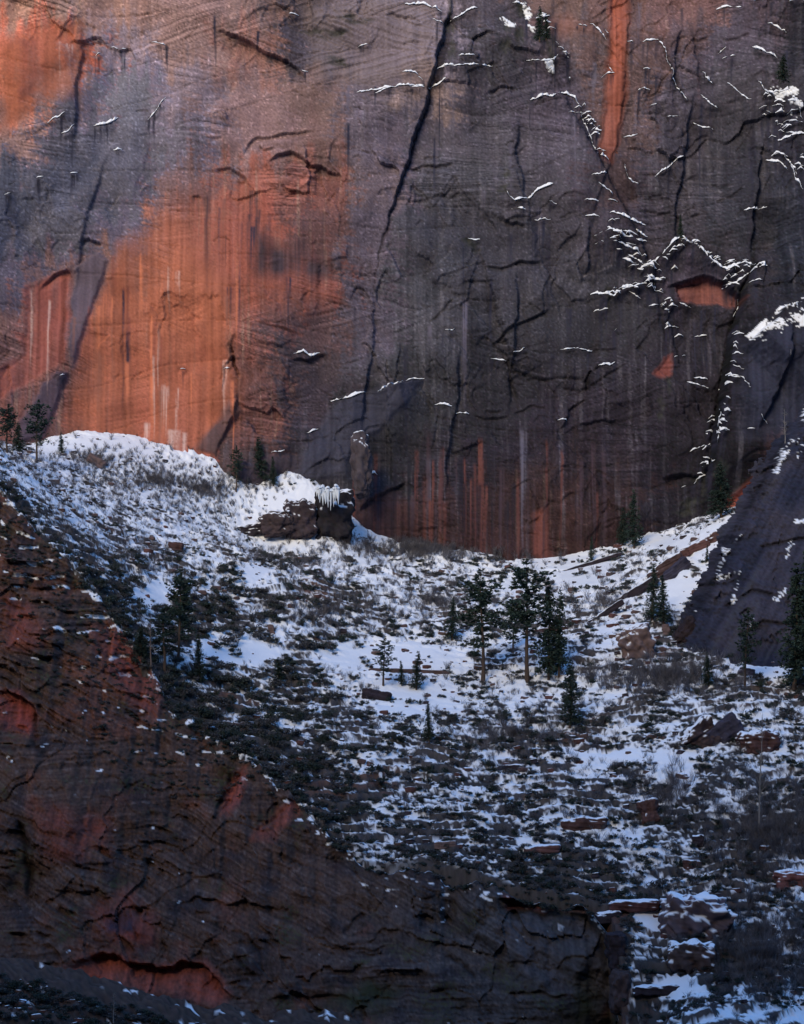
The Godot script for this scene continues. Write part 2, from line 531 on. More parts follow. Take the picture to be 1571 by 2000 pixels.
#==CLIFF_FEATURES
func cliff_features() -> void:
	for k in 70:     # long water stains on the grey wall
		cl_streak(rng.randf_range(640.0, 1640.0), rng.randf_range(-150.0, 700.0), 0.0, rng.randf_range(2.0, 6.0), [lin(38, 39, 48, 2.0), lin(46, 44, 50, 2.0), lin(84, 82, 90, 2.0)][k % 3], rng.randf_range(0.4, 0.8))
	var orange := lin(136, 83, 59, 2.0)
	var red := lin(112, 66, 54, 2.0)
	var grey := lin(84, 80, 90, 2.0)
	var slate := lin(56, 58, 68, 2.0)
	var black := lin(34, 33, 38, 2.0)
	var pale := lin(196, 160, 142, 2.0)
	# broad colour fields with edges of their own
	cl_patch([0, 90, 70, 60, 160, 45, 158, 110, 148, 185, 70, 195, 45, 240, 0, 262], orange, 0.75, 2.0, 0.3)
	cl_patch([48, 85, 75, 80, 80, 150, 70, 190, 40, 205, 45, 140], red, 0.7, 0.9)
	cl_patch([52, 560, 100, 532, 136, 527, 134, 600, 130, 650, 126, 700, 70, 745, 20, 775, 0, 790, 0, 730, 42, 690], lin(118, 70, 58, 2.0), 0.85, 1.0, 0.7, 0.5)
	cl_patch([138, 800, 165, 660, 200, 560, 240, 480, 330, 420, 420, 520, 470, 560, 462, 640, 450, 700, 470, 740, 455, 810, 400, 890, 250, 890, 140, 870], orange, 0.8, 2.5, 0.45)
	cl_patch([300, 420, 345, 385, 420, 370, 480, 350, 520, 400, 560, 480, 640, 545, 645, 590, 560, 610, 480, 620, 430, 560, 330, 470], lin(122, 76, 60, 2.0), 0.55, 4.0, 0.7)
	cl_patch([498, 455, 540, 480, 620, 500, 700, 520, 640, 545, 560, 540, 500, 545], lin(62, 52, 52, 2.0), 0.75, 2.2, 0.9)
	cl_patch([1192, -40, 1232, -40, 1228, 60, 1224, 170, 1212, 260, 1196, 320, 1170, 310, 1182, 180, 1190, 60], lin(128, 76, 58, 2.0), 0.85, 0.8, 0.6, 0.7)
	cl_patch([1322, 555, 1370, 545, 1420, 555, 1452, 590, 1440, 605, 1400, 590, 1330, 588], lin(112, 72, 62, 2.0), 0.9, 0.5, 0.5, 1.5)
	cl_patch([1276, 735, 1300, 700, 1314, 690, 1310, 730, 1290, 742], lin(116, 68, 58, 2.0), 0.85, 0.6, 0.3, 0.5)
	cl_patch([1416, 985, 1450, 950, 1500, 920, 1530, 870, 1545, 880, 1500, 960, 1440, 1000], lin(120, 66, 52, 2.0), 0.8, 1.0, 0.4, 1.0)
	cl_patch([690, 1000, 760, 960, 800, 985, 830, 1090, 700, 1090], lin(76, 54, 50, 2.0), 0.5, 2.0, 0.8)
	cl_patch([1040, 1000, 1070, 990, 1078, 1090, 1040, 1090], lin(98, 60, 50, 2.0), 0.7, 0.7, 0.6)
	cl_patch([1040, 40, 1110, 30, 1160, 60, 1100, 70], lin(120, 88, 76, 2.0), 0.6, 1.5)
	# grey pillars between the orange walls
	cl_patch([140, 520, 190, 490, 212, 505, 195, 560, 170, 640, 155, 690, 140, 720, 130, 650, 138, 580], lin(82, 74, 78, 2.0), 0.95, 0.9, 0.3, -1.0)
	cl_patch([40, 830, 80, 760, 110, 725, 132, 730, 110, 800, 90, 860, 40, 870], lin(66, 60, 66, 2.0), 0.95, 0.8, 0.3, -1.2)
	cl_patch([380, 875, 420, 825, 460, 775, 470, 800, 440, 850, 420, 890], lin(82, 66, 62, 2.0), 0.9, 0.8, 0.3, -0.7)
	cl_patch([590, 890, 640, 800, 700, 765, 790, 742, 832, 738, 800, 790, 740, 850, 690, 870, 680, 935, 560, 940], lin(52, 54, 62, 2.0), 0.9, 1.2, 0.3, -0.6)
	cl_patch([470, 920, 520, 890, 590, 890, 570, 960, 470, 960], lin(56, 52, 56, 2.0), 0.8, 1.5, 0.3, -0.7)
	cl_patch([1440, 690, 1490, 650, 1571, 660, 1620, 660, 1620, 840, 1530, 850, 1440, 860], lin(46, 50, 62, 2.0), 0.6, 2.5, 0.5)
	# great corner that divides the wall, and the steps and roofs that shape it
	cl_stroke([889, -60, 880, 20, 868, 70, 848, 140, 834, 200, 812, 270, 785, 350, 762, 430, 742, 490], "step", 3.2, 26.0, 0.3)
	cl_stroke([885, -40, 876, 30, 866, 70, 846, 145, 834, 200, 810, 280, 784, 352, 760, 432, 740, 490, 733, 560, 726, 600], "crack", 0.34, 0, 0.6)
	cl_patch([872, 20, 884, 20, 876, 110, 858, 170, 846, 180], black, 0.8, 0.4)
	cl_patch([600, 20, 700, 0, 860, -20, 858, 80, 835, 150, 740, 170, 620, 150], lin(106, 98, 96, 2.0), 0.7, 2.5, 0.3, -0.5)
	cl_stroke([425, 58, 500, 88, 548, 108, 582, 132, 600, 156], "roof", 1.6, 9.0, 0.5)
	cl_stroke([165, 60, 162, 110, 152, 170, 150, 290], "step", 1.2, 7.0, 0.4)
	cl_stroke([214, 300, 196, 360, 176, 420, 158, 490, 146, 560], "step", 0.9, 8.0, 0.3)
	cl_stroke([470, 300, 484, 280, 505, 267, 560, 261, 622, 254], "roof", 0.8, 3.0, 0.4)
	cl_stroke([518, 318, 536, 302, 560, 296, 585, 300, 610, 320, 640, 333, 672, 346], "roof", 1.3, 5.0, 0.45)
	cl_stroke([420, 330, 446, 325, 470, 338, 486, 354], "roof", 0.8, 3.0, 0.4)
	cl_stroke([150, 478, 175, 466, 205, 476], "roof", 0.9, 3.0, 0.5)
	cl_stroke([78, 560, 98, 536, 132, 524, 138, 540], "roof", 1.0, 3.0, 0.5)
	cl_stroke([436, 712, 460, 690, 470, 735, 462, 780], "roof", 1.2, 3.0, 0.45)
	cl_stroke([464, 640, 452, 690, 470, 740, 455, 815, 420, 890], "step", 1.3, 8.0, 0.25)
	cl_stroke([640, 775, 700, 772, 740, 765, 820, 738], "step", 6.0, 22.0, 0.0)
	cl_stroke([640, 768, 672, 776, 735, 768], "roof", 1.2, 2.5, 0.5)
	cl_stroke([570, 705, 640, 690], "roof", 0.9, 3.0, 0.3)
	cl_stroke([955, 676, 985, 652, 1010, 636, 1040, 620, 1076, 598], "roof", 1.1, 3.2, 0.65)
	cl_stroke([942, 522, 975, 520, 1010, 516, 1062, 508], "roof", 0.9, 2.2, 0.6)
	cl_stroke([905, 552, 940, 546, 970, 548], "roof", 0.6, 1.8, 0.6)
	cl_stroke([800, 334, 825, 322, 850, 320, 886, 312], "roof", 0.9, 2.6, 0.6)
	cl_stroke([840, 630, 870, 606, 885, 580], "crack", 0.5, 0, 0.4)
	cl_stroke([980, 420, 1000, 438, 1030, 442], "roof", 1.0, 2.4, 0.6)
	cl_stroke([948, 182, 975, 168, 1010, 168], "roof", 0.8, 2.0, 0.5)
	cl_stroke([1290, 930, 1330, 925, 1380, 928], "roof", 1.4, 4.0, 0.5)
	cl_stroke([1130, 830, 1165, 822, 1210, 818], "roof", 0.8, 3.0, 0.4)
	cl_stroke([1000, 805, 1030, 795, 1070, 790], "roof", 0.7, 3.0, 0.4)
	cl_stroke([980, 690, 1020, 693, 1035, 697], "roof", 0.5, 1.6, 0.5)
	cl_stroke([1020, 745, 1060, 740, 1110, 735, 1150, 742], "crack", 0.4, 0, 0.4)
	cl_stroke([1090, 750, 1130, 760, 1165, 748, 1230, 705], "crack", 0.45, 0, 0.5)
	cl_stroke([700, 1000, 725, 975, 760, 955, 795, 940], "roof", 1.2, 4.0, 0.4)
	cl_stroke([1085, 140, 1110, 200, 1140, 255, 1170, 310, 1200, 370, 1240, 450, 1278, 520, 1285, 600, 1300, 660], "step", 1.6, 14.0, 0.45)
	cl_stroke([1232, -40, 1228, 70, 1220, 180, 1208, 270, 1194, 330], "step", 1.2, 9.0, 0.3)
	cl_stroke([1190, 70, 1182, 180, 1168, 310], "step", -0.8, 5.0, 0.3)
	cl_stroke([1240, 545, 1290, 480, 1330, 465, 1375, 490, 1420, 525, 1470, 512], "step", 2.8, 9.0, 0.0)
	cl_stroke([1300, 560, 1330, 548, 1372, 542, 1420, 552, 1455, 590], "roof", 1.8, 4.5, 0.4)
	cl_stroke([1372, 1000, 1390, 880, 1402, 800, 1418, 700, 1438, 610, 1470, 520, 1480, 470], "step", 10.0, 38.0, 0.3)
	cl_stroke([1480, 470, 1470, 520, 1440, 605, 1420, 700, 1404, 800, 1392, 880, 1374, 1000], "crack", 0.9, 0, 0.45)
	cl_stroke([1520, 880, 1490, 920, 1440, 955, 1390, 1000], "roof", 2.5, 8.0, 0.3)
	cl_stroke([1536, 640, 1530, 720, 1500, 800, 1470, 860], "step", 2.2, 14.0, 0.2)
	cl_stroke([1600, 450, 1540, 470, 1500, 500, 1476, 530], "step", -2.6, 14.0, 0.2)
	cl_stroke([1440, 690, 1475, 660, 1500, 640, 1530, 610, 1580, 585], "step", 7.0, 30.0, 0.0)
	cl_stroke([1284, 82, 1310, 140, 1330, 190, 1334, 215], "crack", 0.5, 0, 0.4)
	cl_stroke([1352, 60, 1358, 120, 1368, 190], "step", 0.8, 5.0, 0.3)
	cl_stroke([1152, 590, 1160, 530, 1185, 480, 1230, 440], "step", 0.9, 8.0, 0.2)
	cl_stroke([1155, 575, 1200, 566, 1270, 548], "step", 1.6, 6.0, 0.0)
	cl_stroke([1030, 190, 1095, 180, 1130, 200], "step", 1.6, 7.0, 0.0)
	for k in 24:    # faces of the wall stand a little forward or back of each other
		var u := rng.randf_range(560.0, 1660.0)
		var v := rng.randf_range(-180.0, 760.0)
		var len := rng.randf_range(110.0, 330.0)
		var lean := rng.randf_range(-0.35, 0.25)
		cl_stroke([u, v, u + lean * len * 0.3 + rng.randf_range(-9.0, 9.0), v + len * 0.35, u + lean * len * 0.7 + rng.randf_range(-9.0, 9.0), v + len * 0.7, u + lean * len, v + len], "step", rng.randf_range(0.7, 2.2) * (1.0 if k % 2 else -1.0), rng.randf_range(6.0, 20.0), rng.randf_range(0.0, 0.14))
	# random scars of the same sort, more of them on the broken eastern wall
	for k in 150:
		var u := rng.randf_range(-120.0, 1690.0)
		var v := rng.randf_range(-200.0, 1040.0)
		if u < 640.0 and rng.randf() < 0.62 or v > 540.0 and u < 470.0: continue
		var len := rng.randf_range(16.0, 62.0)
		var tilt := rng.randf_range(-0.45, 0.15) if u > 700.0 else rng.randf_range(-0.2, 0.2)
		var bow := rng.randf_range(-0.2, 0.28) * len
		var a := [u, v, u + len * 0.35, v + tilt * len * 0.35 - bow, u + len * 0.7, v + tilt * len * 0.7 - bow * 0.8, u + len, v + tilt * len]
		if rng.randf() < 0.6: cl_stroke(a, "roof", rng.randf_range(0.25, 0.7), rng.randf_range(1.0, 3.0), rng.randf_range(0.2, 0.5))
		else: cl_stroke(a, "crack", rng.randf_range(0.16, 0.3), 0, rng.randf_range(0.2, 0.5))
	for k in 420:   # hairline joints and the edges of thin shells
		var u := rng.randf_range(-120.0, 1690.0)
		var v := rng.randf_range(-200.0, 1040.0)
		if u < 600.0 and rng.randf() < 0.6 or v > 540.0 and u < 470.0 and rng.randf() < 0.6: continue
		var len := rng.randf_range(8.0, 38.0)
		var tilt := rng.randf_range(-0.9, 0.5)
		var bow := rng.randf_range(-0.25, 0.3) * len
		var a := [u, v, u + len * 0.35, v + tilt * len * 0.35 - bow, u + len * 0.7, v + tilt * len * 0.7 - bow * 0.8, u + len, v + tilt * len]
		match k % 3:
			0: cl_stroke(a, "crack", rng.randf_range(0.14, 0.2), 0, rng.randf_range(0.35, 0.7))
			1: cl_stroke(a, "step", rng.randf_range(-0.4, 0.5), rng.randf_range(1.0, 4.0), 0.0)
			2: cl_stroke(a, "roof", rng.randf_range(0.2, 0.5), rng.randf_range(0.6, 1.6), rng.randf_range(0.3, 0.6))
	# mossy black patches and stains under ledges
	for a in [[1020, 40, 20, 60], [1075, 110, 14, 50], [880, 60, 10, 70], [990, 60, 16, 50], [925, 480, 22, 12], [990, 345, 10, 14], [980, 372, 12, 8], [1185, 590, 14, 60], [1290, 800, 8, 24], [1302, 745, 6, 40], [1440, 560, 28, 16], [1530, 150, 16, 40], [1390, 940, 34, 40], [1350, 985, 40, 30], [620, 70, 60, 16], [700, 40, 44, 14], [660, 120, 40, 10]]:
		var u: float = a[0]
		var v: float = a[1]
		for q in 5:
			var uu: float = u + rng.randf_range(-0.6, 0.6) * a[2]
			var vv: float = v + rng.randf_range(-0.7, 0.7) * a[3]
			var ru: float = a[2] * rng.randf_range(0.2, 0.5)
			var rv: float = a[3] * rng.randf_range(0.15, 0.4)
			cl_patch([uu - ru, vv, uu, vv - rv, uu + ru, vv - rv * 0.3, uu + ru * 0.5, vv + rv], Vector3(0.045, 0.045, 0.04), 0.85, 0.5, 0.6, 0.3)
	# streaks with a place of their own
	for a in [[1022, 830, 1075, 6], [838, 890, 985, 4], [1162, 120, 190, 4]]:
		cl_streak(a[0], a[1], a[2] * 1.35, a[3], lin(92, 92, 100, 2.0), 0.6)
	for a in [[300, 690, 830, 3], [318, 745, 830, 4], [326, 750, 825, 3], [346, 752, 815, 3], [350, 530, 590, 5], [332, 520, 560, 3], [285, 820, 870, 6], [340, 835, 900, 14], [360, 840, 900, 6], [225, 840, 890, 6], [310, 640, 740, 2], [440, 700, 745, 6], [62, 560, 720, 3], [95, 580, 700, 3], [120, 85, 160, 3], [140, 90, 130, 8]]:
		cl_streak(a[0], a[1], a[2] * 1.12, a[3] * 0.8, pale, rng.randf_range(0.35, 0.75))
	for a in [[15, 378, 470, 3], [78, 350, 420, 3], [145, 340, 380, 4], [122, 248, 310, 2], [188, 245, 290, 2], [198, 245, 285, 2], [210, 240, 300, 2], [242, 110, 160, 2], [328, 90, 140, 2], [420, 30, 260, 4], [250, 640, 860, 4], [240, 560, 800, 3], [470, 430, 640, 4], [430, 400, 560, 3], [450, 560, 700, 4], [494, 440, 560, 5], [565, 540, 680, 6], [500, 370, 480, 3], [680, 240, 480, 4], [1045, 430, 560, 5], [1062, 430, 500, 3], [1000, 455, 590, 6], [1180, 580, 700, 9], [1215, 590, 720, 5], [1400, 595, 720, 4], [1375, 600, 700, 5], [1260, 130, 330, 3], [1282, 150, 260, 3], [1390, 130, 320, 3], [1370, 200, 420, 4], [860, 190, 300, 4], [850, 260, 420, 3], [905, 480, 640, 4], [960, 540, 720, 3], [1330, 450, 560, 3], [1360, 620, 760, 5], [1540, 90, 200, 5], [1520, 210, 400, 5], [1556, 250, 420, 6], [1085, 40, 170, 5], [1030, 20, 120, 5], [735, 170, 230, 2], [560, 30, 70, 3], [505, 60, 110, 3]]:
		cl_streak(a[0], a[1], a[2] * 1.06, a[3], lin(40, 42, 52, 2.0), 0.85)
	for k in 64:    # painted stripes at the foot of the wall
		var u := rng.randf_range(690.0, 1190.0)
		var top := rng.randf_range(840.0, 985.0)
		cl_streak(u, top, 1260.0, rng.randf_range(1.5, 5.5), [lin(88, 57, 50, 2.0), lin(60, 50, 52, 2.0), black][k % 3], rng.randf_range(0.5, 1.0))
	for k in 34:    # and on the red wall to the west
		var u := rng.randf_range(140.0, 470.0)
		var top := rng.randf_range(480.0, 760.0)
		cl_streak(u, top, top + rng.randf_range(120.0, 330.0), rng.randf_range(2.0, 5.0), [lin(120, 84, 68, 2.0), red, lin(186, 112, 76, 2.0)][k % 3], rng.randf_range(0.3, 0.7))
	for k in 18:
		var u := rng.randf_range(400.0, 640.0)
		var top := rng.randf_range(330.0, 470.0)
		cl_streak(u, top, top + rng.randf_range(90.0, 220.0), rng.randf_range(2.0, 5.0), lin(64, 50, 50, 2.0), rng.randf_range(0.4, 0.8))
	# snow on the ledges
	for a in [[845, 40, 868, 45], [790, 10, 830, 12, 862, 22], [878, 36, 905, 26, 935, 18], [785, 142, 812, 150, 830, 160], [780, 172, 812, 176, 832, 174], [700, 180, 740, 176, 830, 172], [735, 184, 762, 176], [840, 172, 860, 165, 872, 158], [852, 138, 905, 132, 965, 132], [892, 112, 925, 112], [860, 135, 890, 132], [1000, 4, 1022, 8, 1028, 0], [1030, 116, 1060, 112, 1085, 112, 1092, 100],
			[1030, 192, 1060, 184, 1078, 190, 1100, 178, 1118, 184, 1130, 200], [1132, 205, 1140, 240, 1150, 265, 1165, 300], [1155, 48, 1172, 62, 1182, 78], [1182, 60, 1190, 72], [1188, 130, 1198, 150], [1226, 82, 1246, 80], [1280, 82, 1296, 102, 1306, 130, 1312, 160, 1326, 180, 1338, 208], [1364, 193, 1384, 204, 1405, 214], [1355, 240, 1372, 248, 1395, 250], [1255, 136, 1268, 134],
			[1218, 322, 1228, 350, 1254, 362], [1280, 350, 1300, 330, 1335, 306], [1220, 268, 1245, 262], [1152, 350, 1186, 345], [1165, 362, 1190, 372, 1200, 390], [990, 378, 1004, 394, 1030, 392, 1050, 374, 1078, 360], [998, 412, 1024, 413], [1046, 430, 1076, 432], [1075, 392, 1085, 400], [1140, 393, 1170, 398], [1190, 420, 1215, 425, 1232, 434, 1262, 440], [1186, 446, 1215, 466, 1235, 466, 1262, 470], [1208, 480, 1240, 486, 1256, 500],
			[1225, 495, 1262, 520, 1280, 515], [1280, 512, 1300, 490, 1332, 464, 1362, 480, 1390, 510, 1418, 528, 1450, 514, 1470, 520], [1415, 560, 1440, 552, 1466, 530], [1155, 576, 1182, 574, 1200, 580, 1222, 566, 1240, 562, 1272, 552], [1160, 604, 1190, 604], [1200, 640, 1204, 636], [1262, 596, 1282, 592], [1276, 540, 1284, 570], [1330, 590, 1352, 598], [1168, 716, 1190, 712, 1202, 704], [1094, 682, 1125, 680, 1158, 682], [850, 790, 880, 795], [886, 810, 918, 808],
			[645, 776, 680, 778, 712, 772], [736, 768, 770, 752, 800, 742, 828, 738], [576, 692, 592, 684, 606, 692, 628, 688], [600, 842, 622, 838], [530, 884, 560, 882], [704, 858, 716, 852, 722, 858], [715, 922, 735, 920, 740, 925], [1340, 748, 1366, 752, 1385, 758], [1410, 740, 1440, 748, 1455, 770], [1330, 950, 1350, 945, 1366, 936], [1345, 885, 1375, 868], [1445, 575, 1440, 600, 1430, 620], [1398, 840, 1402, 800], [1366, 880, 1380, 870], [1450, 845, 1465, 846], [1478, 820, 1490, 836], [1524, 702, 1525, 725],
			[1480, 160, 1500, 185, 1530, 190], [1510, 180, 1540, 170, 1556, 192, 1570, 230], [1490, 224, 1510, 225], [1508, 300, 1528, 290, 1545, 308, 1560, 340], [1495, 310, 1530, 318, 1545, 335], [1520, 270, 1550, 262, 1575, 256], [1548, 320, 1560, 350, 1575, 362], [1500, 50, 1540, 60], [1460, 0, 1490, 8, 1510, 6], [1400, 20, 1450, 16], [1470, 90, 1500, 110, 1520, 112], [1540, 5, 1575, 12], [1370, 145, 1390, 170], [1415, 96, 1400, 110], [1420, 166, 1440, 180, 1465, 195],
			[185, 246, 205, 243, 222, 236, 228, 228], [120, 262, 135, 258, 148, 246], [120, 232, 130, 220], [95, 245, 110, 235, 125, 228], [218, 90, 232, 92, 243, 93], [300, 84, 328, 86], [185, 112, 200, 106], [222, 292, 236, 286], [290, 230, 305, 210, 322, 192], [12, 378, 22, 376], [75, 348, 90, 344], [140, 342, 152, 340], [588, 136, 600, 138], [560, 24, 582, 24], [704, 86, 724, 86], [110, 736, 126, 734], [350, 720, 360, 720], [436, 716, 450, 718],
			[1455, 415, 1490, 405, 1500, 398], [1190, 395, 1205, 400], [1110, 140, 1118, 150], [1240, 448, 1262, 462], [1090, 820, 1110, 822], [1395, 870, 1400, 845], [1555, 1018, 1580, 1016], [1070, 128, 1080, 124]]:
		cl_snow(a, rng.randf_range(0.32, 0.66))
	for k in 44:
		var u := rng.randf_range(820.0, 1690.0)
		var v := rng.randf_range(-200.0, 760.0)
		if u < 1100.0 and rng.randf() < 0.6: continue
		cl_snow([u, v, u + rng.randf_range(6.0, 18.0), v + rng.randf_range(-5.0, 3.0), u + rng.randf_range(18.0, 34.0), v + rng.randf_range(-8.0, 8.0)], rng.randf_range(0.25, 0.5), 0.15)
	cl_snowfield([968, 18, 990, 36, 1008, 44, 1004, 52, 985, 50, 975, 36], 0.9)
	cl_snowfield([1068, 112, 1080, 112, 1082, 135, 1068, 134], 0.9)
	cl_snowfield([1020, -10, 1035, 10, 1040, 40, 1050, 60, 1038, 60, 1022, 20], 0.6)
	cl_snowfield([1448, 668, 1480, 640, 1505, 618, 1540, 600, 1580, 585, 1640, 570, 1640, 650, 1571, 650, 1530, 660, 1510, 690, 1480, 696], 0.58)
	# broken ledges that hold snow along the great joints: start, end, spread, count
	for e in [[1185, 435, 1285, 560, 26, 34], [1285, 560, 1312, 660, 14, 16], [1290, 500, 1335, 468, 9, 10], [1340, 470, 1425, 530, 12, 16], [1420, 545, 1466, 530, 20, 18], [1155, 574, 1270, 556, 9, 16], [1404, 780, 1362, 950, 10, 26], [1495, 180, 1570, 330, 30, 30], [1130, 200, 1170, 310, 7, 16], [1090, 100, 1040, 10, 10, 12], [1440, 600, 1412, 760, 8, 10]]:
		for k in int(e[5]):
			var t := rng.randf()
			var u: float = lerpf(e[0], e[2], t) + rng.randfn() * e[4] * 0.5
			var v: float = lerpf(e[1], e[3], t) + rng.randfn() * e[4] * 0.5
			var len := rng.randf_range(7.0, 24.0)
			var tilt := rng.randf_range(-0.35, 0.45)
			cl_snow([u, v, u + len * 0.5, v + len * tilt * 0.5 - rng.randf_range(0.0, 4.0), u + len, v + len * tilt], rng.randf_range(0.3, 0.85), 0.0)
	cl_snowfield([1480, 150, 1560, 170, 1580, 240, 1560, 230, 1530, 200], 0.42)

#==SLOPE
var lip: Array[Vector4] = []     # x, y, d of the ridge's upper edge
var rbf_p: Array[Vector2] = []
var rbf_w: Array[float] = []
var coarse := PackedFloat32Array()
const CO_X0 := -150.0
const CO_Z0 := -680.0
const CO_CELL := 5.0
const CO_W := 61
const CO_H := 56
var sl: Sheet
var sl_n: Array[FastNoiseLite] = []
# how much of the ground is under snow, 0 to 9, rows from far to near
const SNOW_ROWS := ["889988888", "578977886", "357898985", "244677873", "234687767", "223466666", "223445544", "223554443", "222344432", "222234423", "111123344"]
const CLEAN := [[760, 1288, 130, 30], [815, 1368, 75, 30], [465, 1275, 85, 26], [300, 1165, 40, 22], [1150, 1120, 70, 28], [1340, 1160, 60, 30], [1410, 1090, 40, 60], [500, 1120, 40, 18], [200, 880, 120, 30], [350, 950, 90, 40], [1090, 1095, 70, 16], [560, 975, 60, 12], [1290, 1062, 60, 16], [1180, 1230, 30, 14], [1500, 1310, 60, 16], [1335, 1515, 22, 34], [1240, 1480, 130, 8], [1270, 1800, 30, 20], [1240, 1475, 60, 8], [1280, 1560, 40, 12], [690, 1100, 80, 14], [1010, 1150, 50, 14], [1330, 1925, 40, 20]]

func snow_share(u: float, v: float) -> float:
	var fu := clampf(u / 1571.0 * 8.0, 0.0, 7.999)
	var fv := clampf((v - 850.0) / 115.0, 0.0, 9.999)
	var iu := int(fu)
	var iv := int(fv)
	var a: String = SNOW_ROWS[iv]
	var b: String = SNOW_ROWS[iv + 1]
	return lerpf(lerpf(a.unicode_at(iu) - 48, a.unicode_at(iu + 1) - 48, fu - iu), lerpf(b.unicode_at(iu) - 48, b.unicode_at(iu + 1) - 48, fu - iu), fv - iv) / 9.0

func clean_share(u: float, v: float) -> float:
	var c := 0.0
	for e in CLEAN:
		var q := Vector2((u - e[0]) / e[2], (v - e[1]) / e[3]).length() * 0.76
		c = maxf(c, 1.0 - smoothstep(0.5, 1.15, q))
	return c

func lip_at(x: float) -> Vector3:   # y, d, 1 where there is a lip
	if x >= lip[lip.size() - 1].x: return Vector3(-400.0, 380.0, 0.0)
	var rough := 0.0 if x > 36.0 or sl_n.is_empty() else sl_n[5].get_noise_2d(x, 9.0) * 1.8 + sl_n[2].get_noise_2d(x, 77.0) * 1.6
	for k in lip.size() - 1:
		if x < lip[k + 1].x:
			var t := clampf((x - lip[k].x) / (lip[k + 1].x - lip[k].x), 0.0, 1.0)
			return Vector3(lerpf(lip[k].y, lip[k + 1].y, t) + rough, lerpf(lip[k].z, lip[k + 1].z, t), 1.0)
	return Vector3(lip[0].y, lip[0].z, 1.0)

func fit_ground(ctrl: Array) -> void:   # thin-plate surface through the survey points
	var n := ctrl.size()
	for c: Vector3 in ctrl:
		rbf_p.append(Vector2(c.x, c.z) / 100.0)
	var m := n + 3
	var a: Array[PackedFloat64Array] = []
	for i in m:
		var row := PackedFloat64Array()
		row.resize(m + 1)
		a.append(row)
	for i in n:
		for j in n:
			var r2 := rbf_p[i].distance_squared_to(rbf_p[j])
			a[i][j] = 0.0 if r2 < 1e-9 else 0.5 * r2 * log(r2)
		a[i][i] = 0.0006
		a[i][n] = 1.0
		a[i][n + 1] = rbf_p[i].x
		a[i][n + 2] = rbf_p[i].y
		a[n][i] = 1.0
		a[n + 1][i] = rbf_p[i].x
		a[n + 2][i] = rbf_p[i].y
		a[i][m] = ctrl[i].y
	for k in m:
		var best := k
		for i in range(k + 1, m):
			if absf(a[i][k]) > absf(a[best][k]): best = i
		var t := a[k]
		a[k] = a[best]
		a[best] = t
		for i in range(k + 1, m):
			var f := a[i][k] / a[k][k]
			if f == 0.0: continue
			for j in range(k, m + 1):
				a[i][j] -= f * a[k][j]
	rbf_w.resize(m)
	for k in range(m - 1, -1, -1):
		var v := a[k][m]
		for j in range(k + 1, m):
			v -= a[k][j] * rbf_w[j]
		rbf_w[k] = v / a[k][k]
	coarse.resize(CO_W * CO_H)
	for j in CO_H:
		for i in CO_W:
			var q := Vector2(CO_X0 + i * CO_CELL, CO_Z0 + j * CO_CELL) / 100.0
			var y: float = rbf_w[n] + rbf_w[n + 1] * q.x + rbf_w[n + 2] * q.y
			for k in n:
				var r2 := q.distance_squared_to(rbf_p[k])
				if r2 > 1e-9: y += rbf_w[k] * 0.5 * r2 * log(r2)
			coarse[j * CO_W + i] = y

func cubic(a: float, b: float, c: float, d: float, t: float) -> float:
	return b + 0.5 * t * (c - a + t * (2.0 * a - 5.0 * b + 4.0 * c - d + t * (3.0 * (b - c) + d - a)))

func base_ground(x: float, z: float) -> float:
	var fx := clampf((x - CO_X0) / CO_CELL, 1.0, CO_W - 3.001)
	var fz := clampf((z - CO_Z0) / CO_CELL, 1.0, CO_H - 3.001)
	var i := int(fx)
	var j := int(fz)
	var t := fx - i
	var r0 := (j - 1) * CO_W + i
	var r1 := r0 + CO_W
	var r2 := r1 + CO_W
	var r3 := r2 + CO_W
	return cubic(cubic(coarse[r0 - 1], coarse[r0], coarse[r0 + 1], coarse[r0 + 2], t), cubic(coarse[r1 - 1], coarse[r1], coarse[r1 + 1], coarse[r1 + 2], t),
		cubic(coarse[r2 - 1], coarse[r2], coarse[r2 + 1], coarse[r2 + 2], t), cubic(coarse[r3 - 1], coarse[r3], coarse[r3 + 1], coarse[r3 + 2], t), fz - j)

